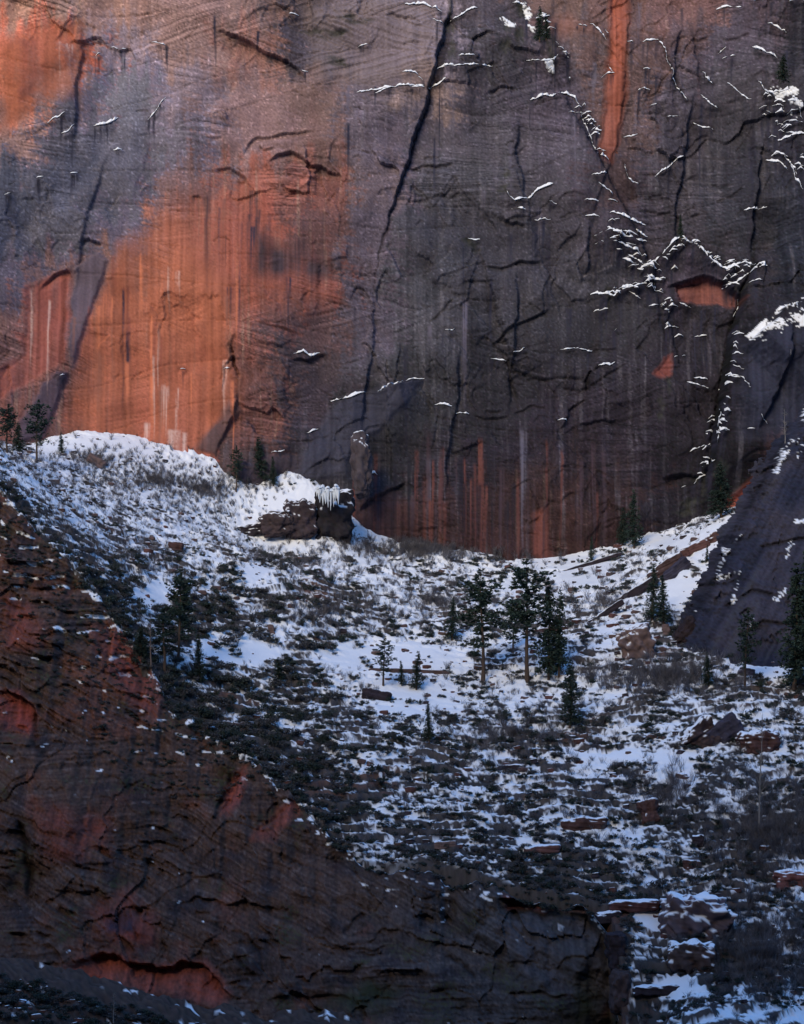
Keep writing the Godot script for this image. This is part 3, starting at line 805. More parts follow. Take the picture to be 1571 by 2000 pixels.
func sl_row(j: int) -> void:
	var s := sl
	var z := -(s.y0 - j * s.cy)      # y0 holds the far distance
	for i in s.w:
		var n := j * s.w + i
		var x := s.x0 + i * s.cx
		var base := base_ground(x, z)
		var l := lip_at(x)
		var d := -z
		var over := l.y + 7.0 * pow(smoothstep(30.0, 42.0, x), 2.0) + lerpf(0.2, 3.5, smoothstep(-25.0, 8.0, x)) - d if l.z > 0.0 else 0.0
		var u := x / (K * d) + U0
		var v := V0 - base / (K * d)
		var w1 := sl_n[0].get_noise_2d(x, z)
		var w2 := sl_n[1].get_noise_2d(x, z)
		var clean := clean_share(u + w1 * 25.0, v + w2 * 14.0)
		var fine := sl_n[4].get_noise_2d(x, z * 0.8)
		# ledges and treads across the fall line
		var step := 1.9 + 0.5 * w2
		var hb := base + 0.08 * x - 0.0011 * x * x
		var f := (hb + sl_n[2].get_noise_2d(x * 0.7, z * 0.7) * 2.4 + w1 * 0.9) / 1.9
		var fi := floorf(f)
		var fr := f - fi
		var riser := smoothstep(0.58, 0.86, fr)
		var stepped := (fi + riser - f + 0.36) * 1.9
		var amount := (1.0 - 0.9 * clean) * clampf(0.55 + sl_n[3].get_noise_2d(x, z) * 0.9, 0.05, 1.0) * (0.4 + 0.6 * smoothstep(950.0, 1150.0, v))
		var y := base + stepped * amount + sl_n[2].get_noise_2d(x * 0.5 + 99.0, z * 0.5) * 1.3 * (1.0 - clean * 0.7) + w1 * 0.7 * (1.0 - 0.8 * clean) + fine * 0.35 * (1.0 - clean * 0.85)
		var steep := smoothstep(0.0, 0.25, fr - 0.55) * (1.0 - smoothstep(0.85, 1.0, fr)) * amount
		var share := snow_share(u + w1 * 30.0, v + w2 * 20.0)
		var edge_k := smoothstep(26.0, 0.0, d - l.y) if l.z > 0.0 else 0.0
		var cover := share * 1.35 - 0.56 - 0.4 * edge_k + sl_n[3].get_noise_2d(x * 1.3 + 40.0, z * 1.3) * 0.75 + 0.55 * smoothstep(0.18, 0.4, sl_n[2].get_noise_2d(x * 0.8 + 500.0, z * 0.8)) + sl_n[5].get_noise_2d(x * 0.6, z * 0.6) * 0.5 + sl_n[5].get_noise_2d(x * 0.8 + 300.0, hb * 4.2) * 0.75 + sl_n[6].get_noise_2d(x * 0.4, hb * 1.6) * 0.5 + fine * 0.3 - steep * 1.1 + clean * 1.5
		var snow := smoothstep(-0.05, 0.05, cover)
		# litter, bare earth, and rock on the risers
		var dirt := Vector3(0.043, 0.039, 0.038) * (1.0 + fine * 0.5)
		var stone := Vector3(0.088, 0.074, 0.070).lerp(Vector3(0.14, 0.076, 0.060), smoothstep(0.2, 0.5, sl_n[3].get_noise_2d(x * 0.8 + 200.0, z * 0.8)))
		var c := dirt.lerp(stone * (0.8 + fine * 0.5), smoothstep(0.25, 0.7, steep) * 0.8)
		c = c.lerp(SNOW * (1.0 - 0.05 * absf(fine)), snow)
		y += snow * 0.16
		if over > 0.0:
			y -= over * 4.0
			pass
		var end := x - lip[lip.size() - 1].x
		if end > -3.0: c = c.lerp(stone * (0.6 + fine * 0.4), smoothstep(3.2, 1.4, end + w1 * 2.5) * smoothstep(470.0, 455.0, d))
		if l.z > 0.0: c = c.lerp(stone * (0.7 + fine * 0.4), smoothstep(-1.4, -0.3, over + w1 * 0.8) * smoothstep(-25.0, 8.0, x))
		s.z[n] = y
		s.r[n] = c.x
		s.g[n] = c.y
		s.b[n] = c.z
		s.wx[n] = over
		s.wy[n] = snow

func ground_y(x: float, z: float) -> float:
	var fi := clampf((x - sl.x0) / sl.cx, 0.0, sl.w - 1.001)
	var fj := clampf((sl.y0 + z) / sl.cy, 0.0, sl.h - 1.001)
	var i := int(fi)
	var j := int(fj)
	var n := j * sl.w + i
	return lerpf(lerpf(sl.z[n], sl.z[n + 1], fi - i), lerpf(sl.z[n + sl.w], sl.z[n + sl.w + 1], fi - i), fj - j)

func on_ground(u: float, v: float) -> Vector3:   # where the line of sight along that bearing meets the slope
	var d := 400.0
	while d < 662.0:
		var p := pt(u, v, d)
		if -p.z <= 662.0 and ground_y(p.x, p.z) >= p.y and lip_at(p.x).y <= d + 0.5:
			return Vector3(p.x, ground_y(p.x, p.z), p.z)
		d += 0.5
	return Vector3.INF

func build_slope() -> void:
	for a in [[-200, 800, 545], [0, 955, 538], [60, 1030, 534], [120, 1085, 530], [200, 1180, 524], [260, 1262, 518], [310, 1345, 512], [332, 1392, 508], [400, 1432, 502], [480, 1482, 495], [570, 1552, 486], [640, 1642, 476], [720, 1692, 469], [850, 1712, 465], [1000, 1752, 460], [1150, 1776, 454], [1194, 1832, 447], [1206, 1910, 441], [1218, 2080, 434]]:
		var q := pt(a[0], a[1], a[2])
		lip.append(Vector4(q.x, q.y, a[2], 0.0))
	var ctrl: Array = []
	for l in lip:
		if l.y > -60.0: ctrl.append(Vector3(l.x, l.y - 0.4, -l.z))
	for a in [[-150, 880, 644], [20, 875, 640], [90, 862, 641], [170, 848, 643], [240, 858, 644], [330, 884, 646], [430, 908, 647], [480, 940, 646], [560, 968, 643], [640, 976, 643], [570, 1058, 634], [640, 1064, 634], [500, 1056, 632], [700, 1050, 646], [820, 1054, 653], [950, 1068, 655], [1100, 1080, 655], [1200, 1056, 654], [1290, 1040, 650], [1350, 1036, 640], [1440, 1000, 605], [1395, 1120, 585], [1345, 1230, 566], [1372, 1268, 548], [1480, 1300, 538], [1571, 1322, 532], [1700, 1330, 528],
			[200, 950, 612], [300, 1020, 604], [450, 1070, 606], [600, 1110, 612], [750, 1120, 622], [900, 1130, 628], [1050, 1140, 622], [1200, 1120, 615], [350, 1180, 560], [550, 1250, 560], [720, 1288, 562], [850, 1288, 562], [1000, 1320, 550], [1150, 1270, 556], [1250, 1240, 562], [400, 1345, 526], [600, 1400, 524], [800, 1400, 528], [1000, 1450, 516], [1200, 1450, 512], [1400, 1400, 514], [1571, 1450, 502],
			[640, 1540, 494], [800, 1560, 490], [1000, 1600, 485], [1200, 1600, 483], [1400, 1600, 480], [1571, 1600, 478], [1200, 1745, 462], [1400, 1752, 460], [1571, 1765, 458], [1250, 1850, 446], [1400, 1900, 438], [1571, 1980, 426], [1300, 2000, 426], [1750, 1700, 465], [1750, 2000, 424], [-200, 790, 600]]:
		ctrl.append(pt(a[0], a[1], a[2]))
	fit_ground(ctrl)
	sl_n = [noise(31, 7.0, 3), noise(32, 7.0, 3), noise(33, 19.0, 3), noise(34, 26.0, 3), noise(35, 1.3, 3), noise(36, 4.2, 3), noise(37, 0.8, 2)]
	sl = Sheet.new(-133.0, 133.0, 664.0, 414.0, 0.33, 0.42)
	by_rows(sl_row, sl.h)
	var p := PackedVector3Array()
	var c := PackedColorArray()
	var skip := PackedByteArray()
	p.resize(sl.w * sl.h)
	c.resize(sl.w * sl.h)
	skip.resize(sl.w * sl.h)
	for j in sl.h:
		for i in sl.w:
			var n := j * sl.w + i
			p[n] = Vector3(sl.x0 + i * sl.cx, sl.z[n], -(sl.y0 - j * sl.cy))
			c[n] = Color(sl.r[n], sl.g[n], sl.b[n])
			skip[n] = 1 if sl.wx[n] > 2.0 else 0
	var o := put_mesh("snowy_hillside", grid_mesh(sl.w, sl.h, p, c, skip), snow_mat)
	tag(o, "snow patched hillside of ledges and earth below the cliff", "", "", "structure")

#==RIDGE
var rd: Sheet
var rd_n: Array[FastNoiseLite] = []
const RD_BOTTOM := -58.0

func ridge_d(x: float, y: float) -> float:
	var l := lip_at(x)
	var t := clampf((y - RD_BOTTOM) / maxf(l.x - RD_BOTTOM, 1.0), 0.0, 1.0)
	return lerpf(440.0 - 4.0 * smoothstep(40.0, -90.0, x), l.y, pow(t, 1.15)) + 7.0 * pow(smoothstep(30.0, 42.0, x), 2.0)

func rp(u: float, v: float) -> Vector2:
	var d := 460.0
	var q := Vector2.ZERO
	for k in 8:
		q = Vector2((u - U0) * K * d, (V0 - v) * K * d)
		d = lerpf(d, ridge_d(q.x, q.y), 0.8)
	return q

func rline(a: Array) -> PackedVector2Array:
	var out := PackedVector2Array()
	for k in range(0, a.size() - 1, 2):
		out.append(rp(a[k], a[k + 1]))
	return out

func rd_row(j: int) -> void:
	var s := rd
	var y := s.y0 - j * s.cy
	for i in s.w:
		var n := j * s.w + i
		var x := s.x0 + i * s.cx
		var l := lip_at(x)
		var e := y - l.x
		s.best[n] = e
		if e > 8.0: continue
		var d := ridge_d(x, minf(y, l.x))
		var u := x / (K * d) + U0
		var v := V0 - minf(y, l.x) / (K * d)
		var w1 := rd_n[0].get_noise_2d(x, y)
		var w2 := rd_n[1].get_noise_2d(x, y)
		s.wx[n] = w1 * 0.8
		s.wy[n] = w2 * 0.8
		var big := rd_n[2].get_noise_2d(x, y)
		var mid := rd_n[6].get_noise_2d(x, y)
		# cross-beds dip down to the east, in sets
		var set_f := (y + x * 0.10) / 13.0 + rd_n[3].get_noise_2d(x, y) * 0.9
		var set_i := floorf(set_f)
		var dip := 0.30 + 0.34 * sin(set_i * 2.1 + 0.6)
		var ly := y + dip * x + w2 * 0.35 + big * 1.4
		var lam := rd_n[4].get_noise_2d(ly * 1.0, x * 0.02 + set_i * 7.0)
		var lam2 := rd_n[4].get_noise_2d(ly * 0.28 + 70.0, x * 0.012 + set_i * 3.0)
		var grain := rd_n[5].get_noise_2d(x, y)
		var ledgy := smoothstep(-0.1, 0.45, mid + 0.25 * smoothstep(1500.0, 1250.0, v))
		# broken benches
		var bf := (y + x * 0.16 + big * 5.0 + w1 * 0.5) / 3.4
		var bfr := bf - floorf(bf)
		var bench := smoothstep(0.0, 0.75, bfr) * (1.0 - smoothstep(0.88, 1.0, bfr))
		var saw_f := ly / 0.95 + rd_n[3].get_noise_2d(x + 40.0, y) * 1.6
		var saw := saw_f - floorf(saw_f)
		var saw2_f := ly / 4.2 + big * 0.6
		var saw2 := saw2_f - floorf(saw2_f)
		var zone := clampf(smoothstep(0.05, 0.4, rd_n[3].get_noise_2d(x * 1.7, y * 1.7 + 60.0)) + smoothstep(360.0, 280.0, u) * smoothstep(1450.0, 1390.0, v) + smoothstep(60.0, 30.0, absf(v - 1660.0)) * smoothstep(450.0, 350.0, u), 0.0, 1.0)
		ledgy *= 0.15 + 0.85 * zone
		var z := big * 3.8 + mid * 1.8 + (saw - 0.5) * -0.30 * (0.2 + 0.8 * zone) + (saw2 - 0.5) * -0.8 * ledgy + lam * (0.10 + 0.25 * ledgy) + lam2 * (0.35 + 0.7 * ledgy) - bench * 1.0 * ledgy + grain * 0.12 + w1 * 0.3
		var flake := rd_n[7].get_noise_2d(x + w1 * 2.0, y + w2 * 2.0)
		z += flake * 0.8 + rd_n[7].get_noise_2d(x * 0.55 + 31.0 + big * 6.0, y * 0.7 - big * 4.0) * 1.5 + rd_n[7].get_noise_2d(x * 2.4 + w1 * 2.0 + 90.0, y * 1.8 + w2 * 2.0) * 0.4
		# rock colours
		var c := lin(66, 52, 47, 2.0)
		c = c.lerp(lin(60, 58, 60, 2.0), smoothstep(500.0, 1000.0, u))
		c = c.lerp(lin(90, 58, 49, 2.0), 0.6 * smoothstep(0.12, 0.5, rd_n[8].get_noise_2d(x, y) + 0.2 * smoothstep(420.0, 200.0, u) * smoothstep(1480.0, 1380.0, v) - 0.22 * smoothstep(300.0, 700.0, u) - 0.06))
		c = c.lerp(lin(42, 38, 42, 2.0), smoothstep(0.15, 0.5, rd_n[2].get_noise_2d(x * 2.2 + 50.0, y * 2.2)) * 0.7)
		c = c.lerp(lin(96, 88, 86, 2.0), smoothstep(0.25, 0.6, rd_n[5].get_noise_2d(x * 0.5, y * 0.5) + lam * 0.5) * 0.3)
		var moss := smoothstep(0.1, 0.4, rd_n[8].get_noise_2d(x * 1.4 + 70.0, y * 1.4) + 0.3 * smoothstep(700.0, 1150.0, u) * smoothstep(1650.0, 1900.0, v) - 0.12)
		c = c.lerp(Vector3(0.045, 0.045, 0.026), moss * 0.8 * smoothstep(-0.2, 0.3, grain + lam * 0.4))
		var st := rd_n[9].get_noise_2d(x, y * 0.05)
		var k := 1.0 + lam * 0.5 + lam2 * 0.35 + grain * 0.55 + st * 0.2 + (saw - 0.5) * 0.25
		c *= maxf(k + flake * 0.08, 0.3) * 0.85
		c.z *= 0.84
		# thin snow along bench tops
		var sh := bench * ledgy
		var sn := smoothstep(0.70, 0.76, bfr) * (1.0 - smoothstep(0.9, 0.95, bfr)) * smoothstep(0.30, 0.36, rd_n[10].get_noise_2d(x, y * 1.6) * 0.8 + ledgy * 0.12 + 0.34 * smoothstep(10.0 + 16.0 * smoothstep(420.0, 200.0, u), 0.0, -e) - 0.12 - 0.1 * smoothstep(1500.0, 1700.0, v))
		# brush apron at the foot
		if e > -1.0:
			sn = maxf(sn, smoothstep(0.0, 0.1, rd_n[10].get_noise_2d(x, y * 1.6) + grain * 0.4 - 0.30))
		c = c.lerp(SNOW, sn)
		s.z[n] = z * (1.0 - 0.7 * smoothstep(-3.0, 0.0, e))
		s.r[n] = c.x
		s.g[n] = c.y
		s.b[n] = c.z

func rd_stroke(a: Array, how: String, size: float, reach := 3.0, shade_stain := 0.0) -> void:
	sheet_stroke(rd, rline(a), how, size, reach, shade_stain)

func rd_patch(a: Array, c: Vector3, amount: float, soft: float, dig := 0.0) -> void:
	var poly := rline(a)
	var closed := poly.duplicate()
	closed.append(poly[0])
	var keep := rd.best.duplicate()
	rd.near(closed, soft)
	for n in rd.cells_in(poly, soft + 2.0):
		if keep[n] > 8.0: continue
		var x := rd.x0 + (n % rd.w) * rd.cx
		var y := rd.y0 - (n / rd.w) * rd.cy
		var inside := Geometry2D.is_point_in_polygon(Vector2(x + rd.wx[n], y + rd.wy[n]), poly)
		var f := 1.0 if inside else 0.0
		if rd.mark[n] == rd.stamp:
			f = 0.5 + 0.5 * (rd.best[n] if inside else -rd.best[n]) / soft
		if f <= 0.0: continue
		var q := clampf(f * amount * (1.0 + rd_n[8].get_noise_2d(x * 2.0, y * 2.0) * 0.9 + rd_n[5].get_noise_2d(x, y) * 0.4), 0.0, 1.0)
		rd.tint(n, c * 0.78 * (1.0 + rd_n[9].get_noise_2d(x, y * 0.06) * 0.5 + rd_n[5].get_noise_2d(x, y) * 0.25), q)
		rd.z[n] -= dig * smoothstep(0.3, 1.0, f)
	rd.best = keep

func build_ridge() -> void:
	rd_n = [noise(51, 6.0, 3), noise(52, 6.0, 3), noise(53, 26.0, 3), noise(54, 34.0, 2), noise(55, 0.9, 3), noise(56, 0.8, 3), noise(57, 11.0, 3), noise(58, 12.0, 2, FastNoiseLite.TYPE_CELLULAR), noise(59, 15.0, 4), noise(60, 1.6, 3), noise(61, 4.5, 3)]
	rd_n[7].cellular_return_type = FastNoiseLite.RETURN_CELL_VALUE
	rd = Sheet.new(-118.0, 42.5, 80.0, RD_BOTTOM + 0.0, 0.24, 0.26)
	by_rows(rd_row, rd.h)
	var over := rd.best.duplicate()
	ridge_features()
	rd.best = over
	var p := PackedVector3Array()
	var c := PackedColorArray()
	var skip := PackedByteArray()
	p.resize(rd.w * rd.h)
	c.resize(rd.w * rd.h)
	skip.resize(rd.w * rd.h)
	for j in rd.h:
		var y := rd.y0 - j * rd.cy
		for i in rd.w:
			var n := j * rd.w + i
			var x := rd.x0 + i * rd.cx
			var e := over[n]
			if e > 8.0:
				skip[n] = 1
				p[n] = Vector3(x, 0.0, -500.0)
				continue
			var l := lip_at(x)
			if e > 0.0: p[n] = Vector3(x, l.x + 0.06 * e, rd.z[n] - l.y - e * 1.0)
			else: p[n] = Vector3(x, y, rd.z[n] - ridge_d(x, y))
			c[n] = Color(clampf(rd.r[n], 0.01, 0.85), clampf(rd.g[n], 0.01, 0.85), clampf(rd.b[n], 0.01, 0.88))
	var o := put_mesh("rock_ridge", grid_mesh(rd.w, rd.h, p, c, skip), rock_mat)
	tag(o, "dark red cross-bedded rock face below the snowy hillside", "", "", "structure")
	snow_bag = Bag.new()

#==RIDGE_FEATURES
func ridge_features() -> void:
	var rust := lin(112, 62, 50, 2.0)
	rd_patch([-40, 1350, 30, 1350, 68, 1390, 62, 1440, 30, 1430, -40, 1400], lin(126, 64, 52, 2.0), 0.8, 1.2, 0.8)
	rd_patch([130, 1890, 170, 1870, 240, 1868, 300, 1890, 400, 1880, 450, 1935, 430, 1965, 300, 1940, 140, 1920], lin(128, 70, 54, 2.0), 0.85, 1.0, 1.2)
	rd_patch([180, 1780, 240, 1740, 300, 1790, 290, 1850, 220, 1860], rust, 0.7, 2.0)
	rd_patch([430, 1600, 440, 1540, 480, 1495, 480, 1530, 450, 1590], lin(134, 76, 62, 2.0), 0.85, 0.8, 0.5)
	rd_patch([490, 1640, 540, 1590, 580, 1555, 585, 1585, 530, 1640], lin(126, 72, 58, 2.0), 0.8, 0.9, 0.5)
	rd_patch([180, 1230, 250, 1230, 320, 1370, 300, 1400, 220, 1340], rust, 0.7, 2.0)
	rd_patch([0, 1160, 60, 1190, 80, 1260, 20, 1260], rust, 0.7, 2.0)
	rd_patch([70, 1570, 120, 1580, 210, 1600, 210, 1660, 100, 1680], rust, 0.55, 2.0)
	rd_patch([980, 1748, 1060, 1742, 1140, 1760, 1148, 1785, 1060, 1780, 990, 1775], lin(92, 48, 42, 2.0), 0.85, 0.7, 0.8)
	rd_patch([1000, 1800, 1100, 1790, 1185, 1830, 1190, 1900, 1050, 1940, 980, 1880], lin(70, 68, 66, 2.0), 0.7, 2.0, -1.5)
	rd_patch([640, 1960, 720, 1920, 780, 1930, 760, 1980], Vector3(0.04, 0.04, 0.02), 0.8, 1.5)
	rd_patch([1130, 1920, 1160, 1900, 1170, 1990, 1120, 2000], Vector3(0.04, 0.04, 0.02), 0.8, 1.5)
	rd_patch([215, 1780, 270, 1785, 260, 1820, 205, 1815], lin(46, 42, 50, 2.0), 0.8, 0.7)
	# roofs and cracks
	rd_stroke([135, 1900, 150, 1880, 180, 1868, 225, 1866, 260, 1885, 310, 1892, 360, 1880, 400, 1890, 430, 1920, 450, 1940, 480, 1950], "roof", 2.2, 6.0, 0.35)
	rd_stroke([340, 1768, 380, 1752, 420, 1758, 450, 1764, 500, 1762, 560, 1780], "roof", 1.1, 3.0, 0.5)
	rd_stroke([225, 1820, 245, 1840, 270, 1855], "roof", 1.0, 2.5, 0.5)
	rd_stroke([0, 1340, 40, 1362, 70, 1380, 70, 1420], "roof", 1.8, 4.0, 0.5)
	rd_stroke([66, 1380, 68, 1430, 62, 1455, 100, 1480], "crack", 0.7, 0, 0.5)
	rd_stroke([440, 1530, 425, 1570, 418, 1610], "step", 2.2, 7.0, 0.3)
	rd_stroke([477, 1512, 468, 1528, 452, 1560, 430, 1610], "step", -3.4, 8.0, 0.2)
	rd_stroke([574, 1572, 556, 1590, 530, 1610, 495, 1645], "step", -3.2, 8.0, 0.2)
	rd_stroke([85, 1850, 110, 1848, 130, 1878], "roof", 0.8, 2.0, 0.5)
	rd_stroke([450, 1815, 480, 1830, 505, 1860, 515, 1890], "crack", 0.5, 0, 0.5)
	rd_stroke([455, 1860, 470, 1885, 490, 1900], "crack", 0.45, 0, 0.5)
	rd_stroke([640, 1845, 700, 1852, 760, 1850], "roof", 1.0, 2.5, 0.5)
	rd_stroke([668, 1820, 700, 1795, 715, 1785], "crack", 0.5, 0, 0.5)
	rd_stroke([870, 1874, 900, 1880, 925, 1905, 935, 1918], "crack", 0.5, 0, 0.5)
	rd_stroke([965, 1755, 1060, 1750, 1120, 1752, 1150, 1768], "roof", 3.6, 6.0, 0.3)
	rd_stroke([980, 1772, 1050, 1786, 1140, 1796, 1180, 1830, 1195, 1850], "crack", 0.6, 0, 0.5)
	rd_stroke([500, 1950, 600, 1945, 700, 1950, 800, 1946], "roof", 0.7, 2.0, 0.4)
	rd_stroke([990, 1935, 1060, 1936, 1110, 1945], "roof", 0.8, 2.0, 0.6)
	rd_stroke([0, 1880, 40, 1880, 100, 1884], "roof", 1.0, 3.0, 0.4)
	rd_stroke([30, 1600, 48, 1640, 52, 1700, 50, 1760], "crack", 0.9, 0, 0.6)
	for k in 240:
		var u := rng.randf_range(-60.0, 1170.0)
		var v := rng.randf_range(1080.0, 1985.0)
		var len := rng.randf_range(8.0, 40.0)
		var tilt := rng.randf_range(-0.2, 1.1)
		var a := [u, v, u + len * 0.5, v + tilt * len * 0.5 + rng.randf_range(-5.0, 5.0), u + len, v + tilt * len]
		match k % 3:
			0: rd_stroke(a, "crack", rng.randf_range(0.13, 0.22), 0, rng.randf_range(0.4, 0.7))
			1: rd_stroke(a, "step", rng.randf_range(-0.9, 1.0), rng.randf_range(1.5, 5.0), 0.0)
			2: rd_stroke(a, "roof", rng.randf_range(0.25, 0.6), rng.randf_range(0.6, 1.8), rng.randf_range(0.3, 0.6))
	for k in 110:
		var u := rng.randf_range(-60.0, 1150.0)
		var v := rng.randf_range(1120.0, 1980.0)
		if v < 1400.0 + u * 0.3 - 60.0 and u > 300.0 or v < 1100.0 + u: continue
		var len := rng.randf_range(14.0, 60.0)
		var tilt := rng.randf_range(0.0, 0.5)
		var a := [u, v, u + len * 0.4, v + tilt * len * 0.4 - rng.randf_range(-4.0, 6.0), u + len, v + tilt * len]
		if rng.randf() < 0.65: rd_stroke(a, "roof", rng.randf_range(0.3, 0.9), rng.randf_range(1.0, 2.6), rng.randf_range(0.3, 0.6))
		else: rd_stroke(a, "crack", rng.randf_range(0.2, 0.4), 0, rng.randf_range(0.3, 0.6))

#==SLAB
func sheet_object(called: String, s: Sheet, p: PackedVector3Array, skip: PackedByteArray, label: String, mat: Material) -> MeshInstance3D:
	var c := PackedColorArray()
	c.resize(s.w * s.h)
	for n in s.w * s.h:
		c[n] = Color(clampf(s.r[n], 0.01, 0.85), clampf(s.g[n], 0.01, 0.85), clampf(s.b[n], 0.01, 0.88))
	var o := put_mesh(called, grid_mesh(s.w, s.h, p, c, skip), mat)
	tag(o, label, "", "", "structure")
	return o

func build_slab() -> void:
	# the smooth buttress that leans against the wall on the east side
	var edge: Array[Vector3] = []
	for a in [[1760, 640, 585], [1640, 745, 584], [1571, 828, 582], [1545, 850, 580], [1512, 905, 576], [1480, 960, 572], [1450, 1012, 567], [1425, 1070, 562], [1400, 1135, 557], [1372, 1190, 552], [1338, 1250, 546], [1322, 1300, 541], [1315, 1400, 535]]:
		edge.append(pt(a[0], a[1], a[2]))
	var s := Sheet.new(58.0, 128.0, 106.0, 10.0, 0.28, 0.30)
	var p := PackedVector3Array()
	var skip := PackedByteArray()
	p.resize(s.w * s.h)
	skip.resize(s.w * s.h)
	for j in s.h:
		var y := s.y0 - j * s.cy
		var ex := edge[0].x
		for k in edge.size() - 1:
			if y <= edge[k].y and y > edge[k + 1].y:
				ex = lerpf(edge[k].x, edge[k + 1].x, (edge[k].y - y) / (edge[k].y - edge[k + 1].y))
		for i in s.w:
			var n := j * s.w + i
			var x := s.x0 + i * s.cx
			var w1 := cl_n[0].get_noise_2d(x * 1.4, y * 1.4)
			var t := x - ex + w1 * 2.2 + cl_n[9].get_noise_2d(x, y) * 0.5
			skip[n] = 1 if t < -3.0 else 0
			var d := 539.0 + (y - 23.0) * 0.62 - 3.0 * smoothstep(0.0, 30.0, t)
			var q := clampf(1.0 - maxf(t, 0.0) / 17.0, 0.0, 1.0)
			d += 13.0 * (1.0 - sqrt(maxf(1.0 - q * q, 0.0))) + maxf(-t, 0.0) * 3.0
			# streaks follow the dip of the slab, down to the west
			var run := x * 0.86 - y * 0.5
			var across := x * 0.5 + y * 0.86
			var st := cl_n[4].get_noise_2d(run * 1.1, across * 0.05)
			var st2 := cl_n[5].get_noise_2d(run * 1.3, across * 0.03)
			var grain := cl_n[9].get_noise_2d(x, y)
			var big := cl_n[2].get_noise_2d(x * 2.0 + 33.0, y * 2.0)
			var z := big * 1.1 + w1 * 0.22 + grain * 0.08 + st2 * 0.8 + cl_n[11].get_noise_2d(x * 0.8 + 500.0 + w1 * 5.0, y * 0.5) * 0.6
			var c := lin(35, 38, 47, 2.0).lerp(lin(48, 47, 52, 2.0), clampf(0.5 + big * 1.6, 0.0, 1.0))
			c *= maxf(1.0 + st * 0.5 + st2 * 0.5 + grain * 0.45 + cl_n[11].get_noise_2d(x * 1.6 + 80.0, y * 1.1 + w1 * 4.0) * 0.14, 0.3)
			c = c.lerp(Vector3(0.05, 0.05, 0.058), smoothstep(0.25, 0.5, st2 + st * 0.4) * 0.5)
			# old snow in the hollows, thin runs of it under the rim and along the west edge
			var u := x / (K * d) + U0
			var v := V0 - y / (K * d)
			var sn := cl_n[12].get_noise_2d(run * 0.8, across * 0.3) * 0.8 + grain * 0.8
			var near_rim := (1.0 - smoothstep(0.0, 4.0, t)) * 0.2 * smoothstep(1260.0, 1040.0, v) * smoothstep(880.0, 980.0, v) + smoothstep(1540.0, 1575.0, u) * smoothstep(960.0, 850.0, v) * 0.7
			var snow := smoothstep(0.98, 1.05, sn + near_rim)
			c = c.lerp(SNOW, snow)
			z += snow * 0.12
			s.r[n] = c.x
			s.g[n] = c.y
			s.b[n] = c.z
			p[n] = Vector3(x, y, z - d)
	for a in [[1420, 1180, 1470, 1150, 1500, 1160], [1500, 1060, 1571, 1045, 1640, 1040], [1440, 1240, 1480, 1215, 1540, 1225], [1398, 1130, 1425, 1135, 1440, 1128]]:
		var line := PackedVector2Array()
		for k in range(0, a.size(), 2):
			var q := pt(a[k], a[k + 1], 552.0)
			line.append(Vector2(q.x, q.y))
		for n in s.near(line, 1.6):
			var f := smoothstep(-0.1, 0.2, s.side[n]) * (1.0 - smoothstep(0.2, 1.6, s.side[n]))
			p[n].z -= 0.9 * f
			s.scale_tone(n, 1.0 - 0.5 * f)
	for a in [[1424, 1180, 1432, 1150, 1446, 1118], [1528, 1095, 1536, 1075, 1546, 1062], [1408, 1128, 1436, 1122], [1540, 905, 1552, 880, 1562, 850, 1580, 835], [1548, 880, 1575, 850], [1555, 1018, 1590, 1012], [1432, 1062, 1420, 1090, 1408, 1116], [1500, 1178, 1520, 1160], [1455, 1040, 1446, 1052]]:
		var line := PackedVector2Array()
		for k in range(0, a.size(), 2):
			var q := pt(a[k], a[k + 1], 558.0)
			line.append(Vector2(q.x, q.y))
		for n in s.near(line, 0.7):
			var x := s.x0 + (n % s.w) * s.cx
			var y := s.y0 - (n / s.w) * s.cy
			var f := smoothstep(0.0, 0.2, 0.40 - s.best[n] * 0.75 + cl_n[9].get_noise_2d(x, y) * 0.9 + cl_n[12].get_noise_2d(x * 0.8, y * 0.8) * 0.8 - 0.25)
			s.tint(n, SNOW, f)
			p[n].z += 0.15 * f
	sheet_object("rock_buttress", s, p, skip, "dark smooth leaning rock buttress at the east side", rock_mat)
	# valley side in front of the ridge's foot, running down towards the river
	var fl := Sheet.new(-135.0, 135.0, 446.0, 60.0, 0.6, 0.6)
	var q := PackedVector3Array()
	q.resize(fl.w * fl.h)
	for j in fl.h:
		var d := fl.y0 - j * fl.cy
		for i in fl.w:
			var n := j * fl.w + i
			var x := fl.x0 + i * fl.cx
			q[n] = Vector3(x, apron_y(x, d), -d)
			var f := cl_n[9].get_noise_2d(x, d) 
			var c := Vector3(0.056, 0.038, 0.032) * (1.0 + f * 0.9)
			var sn := cl_n[12].get_noise_2d(x * 1.2, d * 2.0) + f * 0.4 + 0.25 * smoothstep(-80.0, -40.0, x) * smoothstep(420.0, 438.0, d) - 0.72
			c = c.lerp(SNOW, smoothstep(0.0, 0.06, sn))
			fl.r[n] = c.x
			fl.g[n] = c.y
			fl.b[n] = c.z
	sheet_object("valley_floor", fl, q, PackedByteArray(), "brushy earth at the foot of the rock face", snow_mat)

